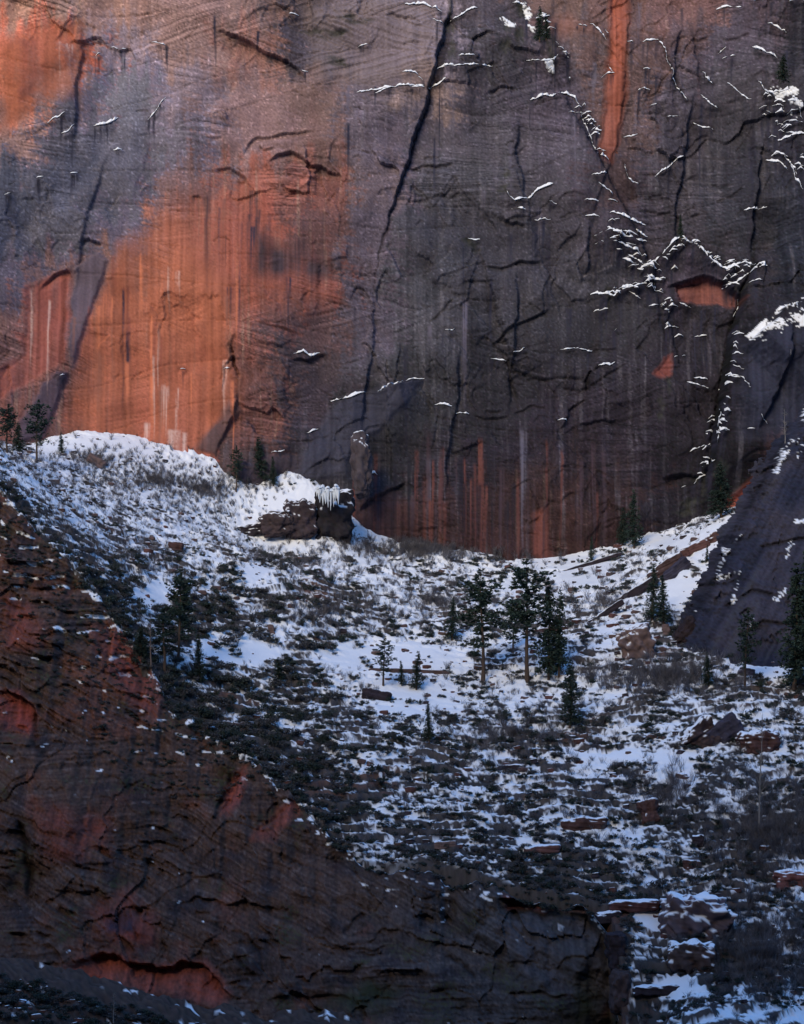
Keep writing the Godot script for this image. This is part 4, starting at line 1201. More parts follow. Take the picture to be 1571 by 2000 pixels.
func build_far_side() -> void:   # unseen far wall, added behind the viewpoint; rim height set to shade the slope
	var s := Sheet.new(-900.0, 900.0, 300.0, -140.0, 12.0, 10.0)
	var p := PackedVector3Array()
	p.resize(s.w * s.h)
	for j in s.h:
		for i in s.w:
			var n := j * s.w + i
			var x := s.x0 + i * s.cx
			var rim := 415.0 + cl_n[7].get_noise_2d(x * 0.3, 7.0) * 60.0 + cl_n[10].get_noise_2d(x, 3.0) * 25.0
			var y := lerpf(-140.0, rim, 1.0 - float(j) / (s.h - 1))
			# turned to face the scene: columns run the other way
			p[n] = Vector3(-x, y, 70.0 + (y + 140.0) * 0.16 + cl_n[10].get_noise_2d(x * 0.6, y * 0.6) * 14.0)
			var c := lin(104, 78, 68, 2.5) * (1.0 + cl_n[5].get_noise_2d(x * 0.2, y * 0.02) * 0.4)
			s.r[n] = c.x
			s.g[n] = c.y
			s.b[n] = c.z
	sheet_object("added_canyon_wall", s, p, PackedByteArray(), "unseen sandstone wall added across the canyon to shade the slope", rock_mat)

func apron_y(x: float, d: float) -> float:
	var top := lerpf(-37.5, -48.0, smoothstep(-80.0, -25.0, x)) - 14.0 * smoothstep(-15.0, 25.0, x)
	var y := top - (440.0 - d) * 0.5
	if d < 380.0: y = top - 30.0 - (380.0 - d) * 0.12
	return y + cl_n[0].get_noise_2d(x, d) * 1.2 + cl_n[12].get_noise_2d(x, d) * 1.0 + cl_n[9].get_noise_2d(x, d) * 0.4

#==PLANTS
func pine_parts(s: int, height: float, wide: float, kind: String) -> Array:
	var r := RandomNumberGenerator.new()
	r.seed = s
	var tr := Bag.new()
	var cr := Bag.new()
	var bark := Color(0.085, 0.060, 0.050)
	var lean := Vector3(r.randf_range(-0.5, 0.5), 0, r.randf_range(-0.4, 0.4))
	var axis := func(t: float) -> Vector3: return Vector3(0, height * t, 0) + lean * t * t + Vector3(sin(t * 5.0 + s) * 0.16, 0, cos(t * 4.0 + s) * 0.16)
	var base_r := height * 0.0135 + 0.06
	for k in 9:
		tr.limb(axis.call(k / 9.0), axis.call((k + 1) / 9.0), base_r * (1.0 - k / 9.6) * (1.25 if k == 0 else 1.0), base_r * (1.0 - (k + 1) / 9.6), bark, 7)
	var start: float = 0.10 if kind == "fir" else 0.24 + 0.08 * r.randf()
	var levels := int(height * (1.0 - start) / (0.55 if kind == "fir" else 0.62))
	var sway := r.randf() * TAU
	for lv in levels:
		var t := start + (1.0 - start) * (lv + r.randf() * 0.7) / levels
		var f := (t - start) / (1.0 - start)
		var reach: float
		if kind == "fir": reach = wide * pow(1.0 - f, 0.8) * r.randf_range(0.75, 1.1) + 0.25
		else: reach = wide * 1.2 * (0.35 + 0.65 * sin(PI * pow(clampf(f * 0.93 + 0.07, 0.0, 1.0), 0.75))) * r.randf_range(0.55, 1.15) * (1.0 if f < 0.85 else 1.15 - f) * (1.0 + 0.3 * sin(lv * 0.9 + sway))
		var count := 5 if kind == "fir" else r.randi_range(3, 5)
		if kind != "fir" and f < 0.22: count = r.randi_range(1, 2)
		for q in count:
			var ang := r.randf() * TAU
			var out := Vector3(cos(ang), 0, sin(ang))
			var from: Vector3 = axis.call(t)
			var droop := r.randf_range(-0.5, 0.05) if kind == "fir" else lerpf(-0.25, 0.5, f) + r.randf_range(-0.25, 0.25)
			var tip := from + out * reach + Vector3(0, droop * reach, 0)
			tr.limb(from, from.lerp(tip, 0.85), 0.05 * (1.3 - f), 0.015, bark, 3)
			var tufts := maxi(2, int(reach / (0.20 if kind == "fir" else 0.22)))
			for m in tufts:
				var w := (m + 0.6) / tufts
				if kind != "fir" and w < 0.35 and r.randf() < 0.7: continue
				var at := from.lerp(tip, w) + Vector3(r.randf_range(-0.3, 0.3), r.randf_range(-0.4, 0.35), r.randf_range(-0.3, 0.3)) * (0.5 + reach * 0.3)
				var tone := r.randf_range(0.65, 1.35)
				var col := Color(0.046 * tone, 0.070 * tone, 0.057 * tone)
				var size := (0.42 if kind == "fir" else 0.52) * r.randf_range(0.7, 1.2)
				for spray in (7 if kind == "fir" else 8):
					var dir := (out * r.randf_range(-0.2, 1.0) + Vector3(r.randf_range(-1, 1), r.randf_range(-0.35, 0.7), r.randf_range(-1, 1))).normalized()
					var across := dir.cross(Vector3(r.randf_range(-1, 1), r.randf_range(-1, 1), r.randf_range(-1, 1))).normalized() * size * 0.30
					cr.tri(at - across, at + dir * size, at + across, col)
	return [tr.mesh(), cr.mesh()]

func shrub_mesh(s: int, leaves: int, tint: Vector3, leaf: float) -> ArrayMesh:
	var r := RandomNumberGenerator.new()
	r.seed = s
	var g := Bag.new()
	var lobes: Array[Vector4] = []
	for k in 6:
		lobes.append(Vector4(r.randf_range(-0.75, 0.75), r.randf_range(0.25, 0.75), r.randf_range(-0.7, 0.7), r.randf_range(0.32, 0.6)))
	for k in 5:
		var b := lobes[k]
		g.limb(Vector3(b.x * 0.15, -0.3, b.z * 0.15), Vector3(b.x, b.y, b.z), 0.035, 0.012, Color(0.06, 0.05, 0.045), 3)
	for k in leaves:
		var b := lobes[k % 6]
		var dir := Vector3(r.randfn(), r.randfn(), r.randfn()).normalized()
		var at := Vector3(b.x, b.y, b.z) + dir * b.w * pow(r.randf(), 0.45) * Vector3(1, 0.75, 1)
		if at.y < -0.1: at.y *= -0.5
		var tone := r.randf_range(0.6, 1.45)
		var a := Vector3(r.randfn(), r.randfn(), r.randfn()).normalized() * leaf * r.randf_range(0.7, 1.3)
		var c := a.cross(Vector3(r.randfn(), r.randfn(), r.randfn())).normalized() * leaf * 0.55
		g.tri(at - a - c, at + a * 1.2, at + c - a * 0.6, Color(tint.x * tone, tint.y * tone, tint.z * tone))
	return g.mesh()

func twig_mesh(s: int, stems: int, col: Vector3) -> ArrayMesh:    # a leafless bush about one metre across
	var r := RandomNumberGenerator.new()
	r.seed = s
	var g := Bag.new()
	for k in stems:
		var a := Vector3(r.randf_range(-0.15, 0.15), -0.1, r.randf_range(-0.15, 0.15))
		var dir := Vector3(r.randf_range(-0.55, 0.55), 1.0, r.randf_range(-0.55, 0.55))
		var b := a + dir * r.randf_range(0.5, 0.9)
		var tone := r.randf_range(0.7, 1.3)
		var c := Color(col.x * tone, col.y * tone, col.z * tone)
		g.limb(a, b, 0.012, 0.007, c, 3)
		for q in 4:
			var from := a.lerp(b, r.randf_range(0.35, 1.0))
			g.limb(from, from + (dir + Vector3(r.randf_range(-0.9, 0.9), r.randf_range(-0.2, 0.3), r.randf_range(-0.9, 0.9))) * r.randf_range(0.15, 0.4), 0.007, 0.004, c, 3)
	return g.mesh()

func block_mesh(s: int, size: Vector3, c: Vector3, cap: float, sharp := 8.0) -> ArrayMesh:   # a weathered block, bedded and broken, with snow on what faces up
	var n := 20
	var off := s * 37.0
	var p := PackedVector3Array()
	var nrm := PackedVector3Array()
	var col := PackedColorArray()
	var idx := PackedInt32Array()
	for face in 6:
		var ax := Vector3.ZERO
		ax[face / 2] = 1.0 if face % 2 == 0 else -1.0
		var su := Vector3(ax.y, ax.z, ax.x)
		var sv := ax.cross(su)
		var start := p.size()
		for j in n + 1:
			for i in n + 1:
				var q := ax + su * (2.0 * i / n - 1.0) + sv * (2.0 * j / n - 1.0)
				var round_k := pow(pow(absf(q.x), sharp) + pow(absf(q.y), sharp) + pow(absf(q.z), sharp), 1.0 / sharp)
				var e := q / round_k
				var m := e * size * 0.5
				var lam := cl_n[8].get_noise_2d((m.y + m.x * 0.12) * 1.6 + off, off) 
				var w := cl_n[12].get_noise_3d(m.x * 1.4 + off, m.y * 1.4, m.z * 1.4)
				var chip := floorf(cl_n[11].get_noise_3d(m.x * 4.0 + off, m.y * 3.0, m.z * 4.0) * 2.0) * 0.5
				var reach := minf(minf(size.x, size.y), size.z)
				var horizontal := Vector3(e.x, 0.25 * e.y, e.z)
				m += horizontal * (lam * 0.06 + chip * 0.07) * reach + e * w * reach * 0.20
				p.append(m)
		for j in n:
			for i in n:
				var a := start + j * (n + 1) + i
				idx.append_array([a, a + n + 2, a + 1, a, a + n + 1, a + n + 2])
		for j in n + 1:
			for i in n + 1:
				var a := p[start + j * (n + 1) + mini(i + 1, n)] - p[start + j * (n + 1) + maxi(i - 1, 0)]
				var b := p[start + mini(j + 1, n) * (n + 1) + i] - p[start + maxi(j - 1, 0) * (n + 1) + i]
				var k := a.cross(b).normalized()
				nrm.append(k)
				var m := p[start + j * (n + 1) + i]
				var lam := cl_n[8].get_noise_2d((m.y + m.x * 0.12) * 2.2 + off, off + 3.0)
				var tone := 1.0 + lam * 0.4 + cl_n[9].get_noise_3d(m.x, m.y, m.z + off) * 0.35 + cl_n[4].get_noise_2d(m.x + m.z, m.y * 0.1 + off) * 0.3
				var f := smoothstep(0.55, 0.7, k.y + cl_n[12].get_noise_3d(m.x * 2.0, m.y, m.z * 2.0 + off) * 0.16) * cap
				var cc := (c * maxf(tone, 0.3)).lerp(SNOW, smoothstep(0.5, 0.62, f))
				col.append(Color(clampf(cc.x, 0.01, 0.85), clampf(cc.y, 0.01, 0.85), clampf(cc.z, 0.01, 0.88)))
	var arr := []
	arr.resize(Mesh.ARRAY_MAX)
	arr[Mesh.ARRAY_VERTEX] = p
	arr[Mesh.ARRAY_NORMAL] = nrm
	arr[Mesh.ARRAY_COLOR] = col
	arr[Mesh.ARRAY_INDEX] = idx
	var mesh := ArrayMesh.new()
	mesh.add_surface_from_arrays(Mesh.PRIMITIVE_TRIANGLES, arr)
	return mesh

# a block of rock on the slope: bearing of its middle, extent across and up (survey units), tilt in degrees, thickness in metres
func block(called: String, u: float, v: float, du: float, dv: float, tilt: float, thick: float, c: Vector3, cap: float, label: String, s: int, d := 0.0) -> void:
	var at := on_ground(u, v + dv * 0.3)
	if d > 0.0: at = pt(u, v, d)
	elif at == Vector3.INF: return
	else: at = pt(u, v, -at.z)
	var m := K * -at.z
	var o := put_mesh(called, block_mesh(s, Vector3(du * m, dv * m, thick), c, cap, 3.0 if called == "rock_pillar" else (5.0 if called == "rock_outcrop" else 8.0)), rock_mat)
	o.position = at - Vector3(0, 0, thick * 0.25)
	o.rotation_degrees = Vector3(0, 0, tilt)
	tag(o, label, "rock")
	landmark(u, v, label)

func tree(proto: Node3D, called: String, u: float, v: float, top: float, wide: float, label: String, group: String, d := 0.0) -> void:
	var at := on_ground(u, v)
	if d > 0.0: at = pt(u, v, d)
	elif at == Vector3.INF:
		print("no ground for tree ", u, " ", v)
		return
	var o: Node3D = proto.duplicate()
	o.name = numbered(called)
	add_child(o, true)
	var h := (v - top) * K * -at.z
	o.position = at - Vector3(0, 0.25, 0)
	o.scale = Vector3(1.0, 1.0, 1.0) * h / 20.0
	o.scale.x *= wide
	o.scale.z *= wide
	o.rotation = Vector3(rng.randf_range(-0.04, 0.04), rng.randf() * TAU, rng.randf_range(-0.04, 0.04))
	tag(o, label, "tree", group)
	landmark(u, v, label)

func make_pine(s: int, wide: float, kind: String) -> Node3D:
	var parts := pine_parts(s, 20.0, wide, kind)
	var o := Node3D.new()
	put_mesh("trunk", parts[0], bark_mat, o)
	put_mesh("crown", parts[1], plant_mat, o)
	return o

func make_snag(s: int, branches: int, col: Color) -> Node3D:
	var r := RandomNumberGenerator.new()
	r.seed = s
	var b := Bag.new()
	var tw := Bag.new()
	for k in 10:
		b.limb(Vector3(sin(k * 0.8) * 0.12, k * 2.0, cos(k * 0.7) * 0.1), Vector3(sin((k + 1) * 0.8) * 0.12, (k + 1) * 2.0, cos((k + 1) * 0.7) * 0.1), 0.30 * (1.0 - k / 10.6), 0.30 * (1.0 - (k + 1) / 10.6), col, 6)
	for k in branches:
		var t := r.randf_range(0.25, 0.97)
		var a := Vector3(0, 20.0 * t, 0)
		var dir := Vector3(r.randf_range(-1, 1), r.randf_range(0.1, 0.9), r.randf_range(-1, 1)).normalized()
		var e := a + dir * (0.6 + 3.4 * (1.0 - t)) * r.randf_range(0.5, 1.0)
		tw.limb(a, e, 0.07, 0.02, col, 4)
		for q in 3:
			var f := a.lerp(e, r.randf_range(0.4, 0.95))
			tw.limb(f, f + (dir + Vector3(r.randf_range(-0.8, 0.8), r.randf_range(-0.2, 0.6), r.randf_range(-0.8, 0.8))) * 0.9, 0.025, 0.008, col, 3)
	var o := Node3D.new()
	put_mesh("trunk", b.mesh(), bark_mat, o)
	put_mesh("branches", tw.mesh(), bark_mat, o)
	return o

func build_plants() -> void:
	build_blocks()
	build_ice()
	build_trees()
	build_scrub()

var landmarks: Array = []      # [u, v, short name]
func landmark(u: float, v: float, label: String) -> void:
	landmarks.append([u, v, label.split(",")[0]])

# names each shrub by its size, its colour and where it stands from the closest tree or rock
func label_shrubs(list: Array) -> void:
	var sets := {}
	var size_order: Array = list.map(func(e: Array) -> float: return e[5])
	size_order.sort()
	var cut1: float = size_order[size_order.size() / 3]
	var cut2: float = size_order[size_order.size() * 2 / 3]
	for e: Array in list:
		var best := INF
		var mark: Array = landmarks[0]
		for m: Array in landmarks:
			var q := Vector2(e[1] - m[0], e[2] - m[1]).length()
			if q < best:
				best = q
				mark = m
		var du: float = e[1] - mark[0]
		var dv: float = e[2] - mark[1]
		var way := "beside"
		if absf(dv) > 10.0 or absf(du) > 10.0:
			way = ("uphill of" if dv < 0.0 else "downhill of") if absf(dv) > absf(du) * 0.8 else ("west of" if du < 0.0 else "east of")
		var look: String = ["green", "grey", "brown"][int(e[3]) % 3]
		var size := "small" if e[5] < cut1 else ("middling" if e[5] < cut2 else "large")
		var key := "%s %s shrub %s the %s" % [size, look, way, mark[2]]
		if not sets.has(key): sets[key] = []
		sets[key].append([best, e])
	for key: String in sets:
		var same: Array = sets[key]
		same.sort_custom(func(a: Array, b: Array) -> bool: return a[0] < b[0])
		for k in same.size():
			var e: Array = same[k][1]
			var word: String = "" if same.size() == 1 else ["first ", "second ", "third ", "fourth ", "fifth ", "sixth ", "seventh ", "eighth ", "ninth ", "tenth ", "eleventh ", "twelfth ", "thirteenth ", "fourteenth ", "fifteenth ", "sixteenth ", "seventeenth ", "eighteenth ", "nineteenth ", "twentieth "][mini(k, 19)]
			tag(e[0], word + key, "shrub", "shrubs " + e[4])

func build_blocks() -> void:
	var tan := lin(88, 76, 70, 2.0)
	var rust := lin(68, 52, 47, 2.0)
	var dark := lin(42, 38, 40, 2.0)
	var slate := lin(50, 50, 58, 2.0)
	block("rock_pillar", 706, 908, 40, 128, 2, 6.0, lin(62, 58, 58, 2.0), 1.0, "slim snow capped rock pillar, layered, at the cliff foot", 1, 640.0)
	block("rock_outcrop", 588, 1014, 64, 74, 4, 6.0, lin(52, 46, 46, 2.0), 0.9, "dark mossy rock step, below the frozen seep", 2, 634.0)
	block("rock_outcrop", 652, 1010, 74, 104, -2, 7.0, lin(36, 35, 36, 2.0), 0.7, "black wet rock face, hung with ice under the pillar", 3, 636.0)
	block("rock_outcrop", 540, 1022, 60, 46, 8, 5.0, lin(56, 49, 47, 2.0), 0.9, "low brown rock step, west of the frozen seep", 40, 632.0)
	block("rock_outcrop", 486, 1036, 70, 26, 12, 5.0, dark, 1.0, "low dark ledge beside the icy rock steps", 4)
	block("boulder", 343, 1068, 30, 18, -6, 3.0, rust, 0.3, "small rust red boulder on the upper snow slope", 5)
	block("boulder", 188, 902, 36, 20, -30, 3.0, tan, 0.5, "tan rock slab under the western rim pines", 6)
	block("rock_outcrop", 1246, 1262, 66, 78, 14, 7.0, tan, 1.0, "tan layered outcrop, capped with snow beside the twin firs", 7)
	block("rock_outcrop", 1345, 1240, 62, 44, 50, 6.0, lin(40, 34, 34, 2.0), 0.4, "dark undercut rock, at the foot of the buttress", 8)
	block("rock_outcrop", 1390, 1185, 60, 22, 48, 3.0, rust, 0.3, "rusty rib of rock along the buttress edge", 9)
	block("rock_rib", 1300, 1108, 78, 22, 34, 4.0, lin(66, 54, 50, 2.0), 0.9, "lowest rock rib on the snow ramp", 10)
	block("rock_rib", 1356, 1072, 66, 18, 26, 4.0, lin(78, 58, 52, 2.0), 0.9, "middle reddish rib on the snow ramp", 41)
	block("rock_rib", 1404, 1046, 56, 22, 32, 4.0, lin(70, 54, 49, 2.0), 0.8, "highest rock rib on the snow ramp", 42)
	block("rock_rib", 1150, 1102, 136, 8, 18, 2.0, dark, 0.6, "thin dark ledge, slanting across the clean upper snow", 11)
	block("rock_rib", 1322, 1116, 66, 28, 42, 3.0, slate, 0.2, "bare dark slab amid the snow ramp", 12)
	block("rock_rib", 1235, 1160, 120, 16, 32, 3.0, dark, 0.8, "dark slanting ledge above the twin firs", 13)
	block("rock_rib", 1180, 1200, 90, 12, 34, 2.5, dark, 0.8, "short dark ledge west of the twin firs", 14)
	block("rock_outcrop", 1372, 1440, 70, 56, 38, 6.0, lin(56, 48, 46, 2.0), 0.8, "brown leaning rock step, under a snow shelf on the east slope", 15)
	block("rock_slab", 1414, 1432, 76, 46, 38, 4.0, slate, 0.3, "smooth snow streaked slab, dark, on the east slope", 16)
	block("rock_outcrop", 1484, 1452, 80, 48, 8, 6.0, lin(64, 48, 44, 2.0), 0.7, "rust red rock bluff on the east slope", 17)
	block("rock_outcrop", 1362, 1800, 140, 92, -4, 9.0, lin(74, 66, 66, 2.0), 0.8, "broad pale rock buttress, in the lower east corner", 18)
	block("rock_outcrop", 1352, 1872, 100, 60, 3, 6.0, lin(62, 54, 50, 2.0), 0.8, "brown ledge below the broad pale buttress", 19)
	block("rock_outcrop", 1142, 1612, 92, 30, 3, 4.0, rust, 0.9, "red snow topped ledge, in the middle of the lower slope", 20)
	block("boulder", 1268, 1586, 36, 46, 12, 4.0, rust, 0.7, "upright red block on the lower slope", 21)
	block("rock_outcrop", 1546, 1718, 66, 38, 2, 5.0, lin(96, 66, 60, 2.0), 0.9, "reddish ledge at the lower eastern margin", 22)
	block("boulder", 1362, 1642, 24, 24, 0, 3.0, dark, 0.9, "dark boulder among the bare brush, on the lower slope", 23)
	block("boulder", 1352, 1690, 36, 20, 0, 3.0, rust, 0.9, "flat red boulder below the bare brush, on the lower slope", 24)
	block("boulder", 1302, 1230, 14, 24, 10, 2.0, tan, 0.3, "small tan block by the twin firs", 25)
	block("boulder", 530, 1230, 12, 22, 10, 2.0, tan, 0.2, "small standing tan stone, on the middle slope", 26)
	block("rock_outcrop", 1075, 1230, 70, 10, 6, 3.0, rust, 0.6, "thin rusty ledge beside the three tall pines", 27)
	block("rock_outcrop", 800, 1312, 160, 10, -2, 3.0, lin(70, 58, 52, 2.0), 0.5, "long low ledge under the level snow patch", 28)
	block("rock_outcrop", 735, 1358, 60, 22, -8, 3.0, dark, 0.4, "low brown ledge between the two snow patches", 29)
	block("boulder", 1560, 1290, 24, 30, 0, 4.0, dark, 0.8, "dark block at the foot of the eastern firs", 30)
	block("boulder", 1460, 1312, 32, 16, -10, 3.0, slate, 0.6, "grey boulder beside the lone fir on the snow shelf", 31)
	block("rock_outcrop", 1290, 1935, 110, 22, 2, 4.0, dark, 1.0, "dark snow topped ledge, in the lower east corner", 32)
	block("rock_outcrop", 1240, 1770, 100, 24, 2, 5.0, lin(72, 50, 46, 2.0), 0.9, "brown bench above the brushy gully", 33)
	block("rock_outcrop", 1000, 1500, 60, 14, 3, 3.0, dark, 0.9, "small dark ledge on the lower middle slope", 34)
	block("boulder", 870, 1650, 44, 16, 3, 3.0, tan, 0.7, "pale flat rock, near the lower rim of the slope", 35)
	block("rock_outcrop", 1206, 1858, 40, 70, 6, 6.0, dark, 0.5, "dark rock knuckle at the ridge end", 37)
	block("rock_outcrop", 1212, 1940, 36, 90, -4, 6.0, lin(58, 50, 47, 2.0), 0.5, "tall brown block below the ridge end", 38)
	block("rock_outcrop", 1190, 1792, 50, 24, 8, 5.0, dark, 0.9, "dark ledge on the brink above the gully", 39)
	block("rock_outcrop", 1060, 1660, 70, 18, 3, 4.0, lin(84, 62, 56, 2.0), 0.9, "brown ledge, near the lower rim of the slope", 36)

func build_ice() -> void:   # frozen seep: a curtain of icicles with a bulging apron behind it
	var g := Bag.new()
	var r := RandomNumberGenerator.new()
	r.seed = 88
	var top := pt(640, 958, 629.0)
	for k in 30:
		var a := top + Vector3(r.randf_range(-3.2, 3.2), r.randf_range(-0.6, 0.9), r.randf_range(-0.6, 0.5))
		var len := r.randf_range(1.2, 4.2) * (1.5 - absf(a.x - top.x - 0.4) / 3.6)
		g.limb(a + Vector3(0, 0.5, -0.8), a, 0.5, 0.42, Color(0.72, 0.77, 0.82), 6)
		g.limb(a, a + Vector3(r.randf_range(-0.1, 0.1), -len, 0), r.randf_range(0.25, 0.6), 0.04, Color(0.72, 0.77, 0.82), 6)
	var m := surface_mat(0.35, 0.5)
	tag(put_mesh("icicles", g.mesh(), m), "curtain of icicles on the black rock face below the pillar", "ice")

func build_trees() -> void:
	var pines := [make_pine(101, 3.0, "pine"), make_pine(102, 3.3, "pine"), make_pine(103, 2.6, "pine"), make_pine(104, 3.4, "pine")]
	var firs := [make_pine(201, 3.1, "fir"), make_pine(202, 3.5, "fir"), make_pine(203, 2.7, "fir")]
	var snag := make_snag(301, 16, Color(0.16, 0.12, 0.105))
	var bare := make_snag(302, 46, Color(0.22, 0.20, 0.19))
	var g := "tall pines on the snow slope"
	tree(pines[0], "pine_tree", 942, 1332, 1106, 1.1, "tall pine with bare lower trunk, west of the central pair", g)
	tree(pines[1], "pine_tree", 1031, 1332, 1090, 1.15, "tallest pine on the snow slope, broad crowned", g)
	tree(pines[3], "pine_tree", 1003, 1275, 1178, 1.3, "shorter bushy pine just behind the tallest pine", g)
	tree(firs[1], "fir_tree", 1074, 1328, 1128, 0.85, "dense dark fir east of the tallest pine", g)
	tree(firs[0], "fir_tree", 1092, 1322, 1150, 0.8, "narrow fir, standing close behind the dense dark fir", g)
	tree(firs[1], "fir_tree", 884, 1252, 1166, 1.25, "stout young fir above the level snow patch", g)
	tree(firs[0], "fir_tree", 1275, 1215, 1102, 1.1, "western twin fir, below the snow ramp", g)
	tree(firs[2], "fir_tree", 1297, 1228, 1128, 1.3, "eastern twin fir, below the snow ramp", g)
	tree(pines[2], "pine_tree", 1456, 1340, 1188, 0.95, "lone thin pine, in front of the dark buttress", g)
	tree(firs[1], "fir_tree", 1553, 1350, 1100, 1.0, "great dark fir, in front of the buttress foot", g)
	tree(firs[0], "fir_tree", 1590, 1350, 1040, 1.0, "great dark fir on the eastern margin", g)
	tree(firs[1], "fir_tree", 1384, 1342, 1276, 1.4, "squat fir at the edge of the snow shelf", g)
	tree(firs[0], "fir_tree", 1114, 1420, 1286, 1.2, "dark fir below the three tall pines", g)
	tree(firs[2], "fir_tree", 838, 1452, 1372, 1.2, "small fir below the lower snow patch", g)
	tree(pines[2], "pine_tree", 750, 1342, 1244, 1.35, "slim young pine west of the level snow patch", g)
	tree(firs[0], "fir_tree", 813, 1348, 1270, 1.3, "small fir at the level patch's brink", g)
	tree(firs[2], "fir_tree", 786, 1340, 1288, 1.2, "smallest fir, between the slim pine and the brink", g)
	tree(pines[0], "pine_tree", 350, 1292, 1108, 1.0, "tall leaning pine on the western slope", g)
	tree(pines[3], "pine_tree", 320, 1312, 1190, 1.7, "bushy pine beside the tall leaning pine", g)
	tree(firs[1], "fir_tree", 275, 1290, 1226, 1.6, "broad low fir west of the bushy pine", g)
	tree(firs[2], "fir_tree", 392, 1335, 1236, 1.2, "thin fir east of the tall leaning pine", g)
	tree(firs[0], "fir_tree", 545, 1338, 1282, 1.5, "small broad fir alone on the middle slope", g)
	tree(snag, "dead_tree", 296, 1322, 1196, 1.0, "bare dead trunk among the western pines", "")
	var rim := "trees on the rim at the cliff foot"
	tree(pines[0], "pine_tree", 14, 884, 786, 1.35, "westernmost pine on the rim at the cliff foot", rim)
	tree(firs[1], "fir_tree", 38, 884, 822, 1.5, "low dark fir between the two rim pines", rim)
	tree(pines[1], "pine_tree", 71, 903, 778, 1.15, "tall rim pine in front of the orange wall", rim)
	tree(firs[0], "fir_tree", 120, 888, 842, 1.2, "small fir east of the rim pines", rim)
	tree(pines[2], "pine_tree", 461, 962, 872, 1.1, "thin pine on the rim below the grey wall", rim)
	tree(firs[1], "fir_tree", 508, 942, 852, 1.2, "dense dark fir on the rim below the grey wall", rim)
	tree(firs[2], "fir_tree", 535, 950, 890, 1.2, "small thin fir beside the dense rim fir", rim)
	tree(firs[0], "fir_tree", 1238, 1072, 955, 1.1, "dark fir at the cliff foot where the ramp begins", rim)
	tree(firs[2], "fir_tree", 1216, 1066, 990, 1.3, "shorter fir against the cliff foot", rim)
	tree(firs[2], "fir_tree", 1155, 1098, 1046, 0.9, "tiny thin fir on the clean snow under the cliff", rim)
	tree(firs[2], "fir_tree", 1381, 1098, 1062, 1.1, "tiny fir on the snow ramp", rim)
	tree(firs[0], "fir_tree", 982, 1308, 1290, 1.4, "seedling fir on snow near the tallest pine", rim)
	tree(firs[1], "fir_tree", 1410, 1010, 900, 1.5, "dark fir in the cleft behind the buttress", rim, 606.0)
	tree(firs[0], "fir_tree", 1054, 80, 10, 1.1, "fir growing from the crack high on the cliff", "trees on the cliff", 648.0)
	tree(firs[1], "fir_tree", 1067, 78, 30, 1.3, "upper fir in the snowy crack high on the cliff", "trees on the cliff", 647.0)
	tree(firs[1], "fir_tree", 1530, 160, 104, 1.6, "stout fir on the snowy ledge by the eastern top", "trees on the cliff", 632.0)
	tree(firs[2], "fir_tree", 1330, 466, 418, 1.1, "tiny fir on top of the snowy arch block", "trees on the cliff", 640.0)
	tree(bare, "dead_tree", 1482, 1630, 1392, 0.55, "tall bare pale snag on the lower east slope", "")
	tree(bare, "bare_tree", 1534, 870, 796, 1.1, "leafless tree, in the cleft above the buttress", "", 583.0)
	tree(bare, "bare_tree", 222, 1996, 1936, 1.3, "pale leafless sapling, at the foot of the rock face", "", 424.0)
	for p: Node3D in pines + firs + [snag, bare]:
		p.free()

const BRUSH_ROWS := ["222222222", "741323333", "864333333", "788533433", "788643466", "877777667", "788888778", "778778888", "555556787", "333334777", "555555778"]
func brush_share(u: float, v: float) -> float:
	var fu := clampf(u / 1571.0 * 8.0, 0.0, 7.999)
	var fv := clampf((v - 850.0) / 115.0, 0.0, 9.999)
	var iu := int(fu)
	var iv := int(fv)
	var a: String = BRUSH_ROWS[iv]
	var b: String = BRUSH_ROWS[iv + 1]
	return lerpf(lerpf(a.unicode_at(iu) - 48, a.unicode_at(iu + 1) - 48, fu - iu), lerpf(b.unicode_at(iu) - 48, b.unicode_at(iu + 1) - 48, fu - iu), fv - iv) / 9.0

func scatter(called: String, mesh: Mesh, mat: Material, places: Array, label: String) -> void:
	if places.is_empty(): return
	var mm := MultiMesh.new()
	mm.transform_format = MultiMesh.TRANSFORM_3D
	mm.mesh = mesh
	mm.instance_count = places.size()
	for k in places.size():
		mm.set_instance_transform(k, places[k])
	var o := MultiMeshInstance3D.new()
	o.name = numbered(called)
	o.multimesh = mm
	o.material_override = mat
	add_child(o, true)
	tag(o, label, "", "", "stuff")

func place(at: Vector3, size: float, tall := 1.0) -> Transform3D:
	return Transform3D(Basis(Vector3.UP, rng.randf() * TAU).scaled(Vector3(size, size * tall, size)), at)

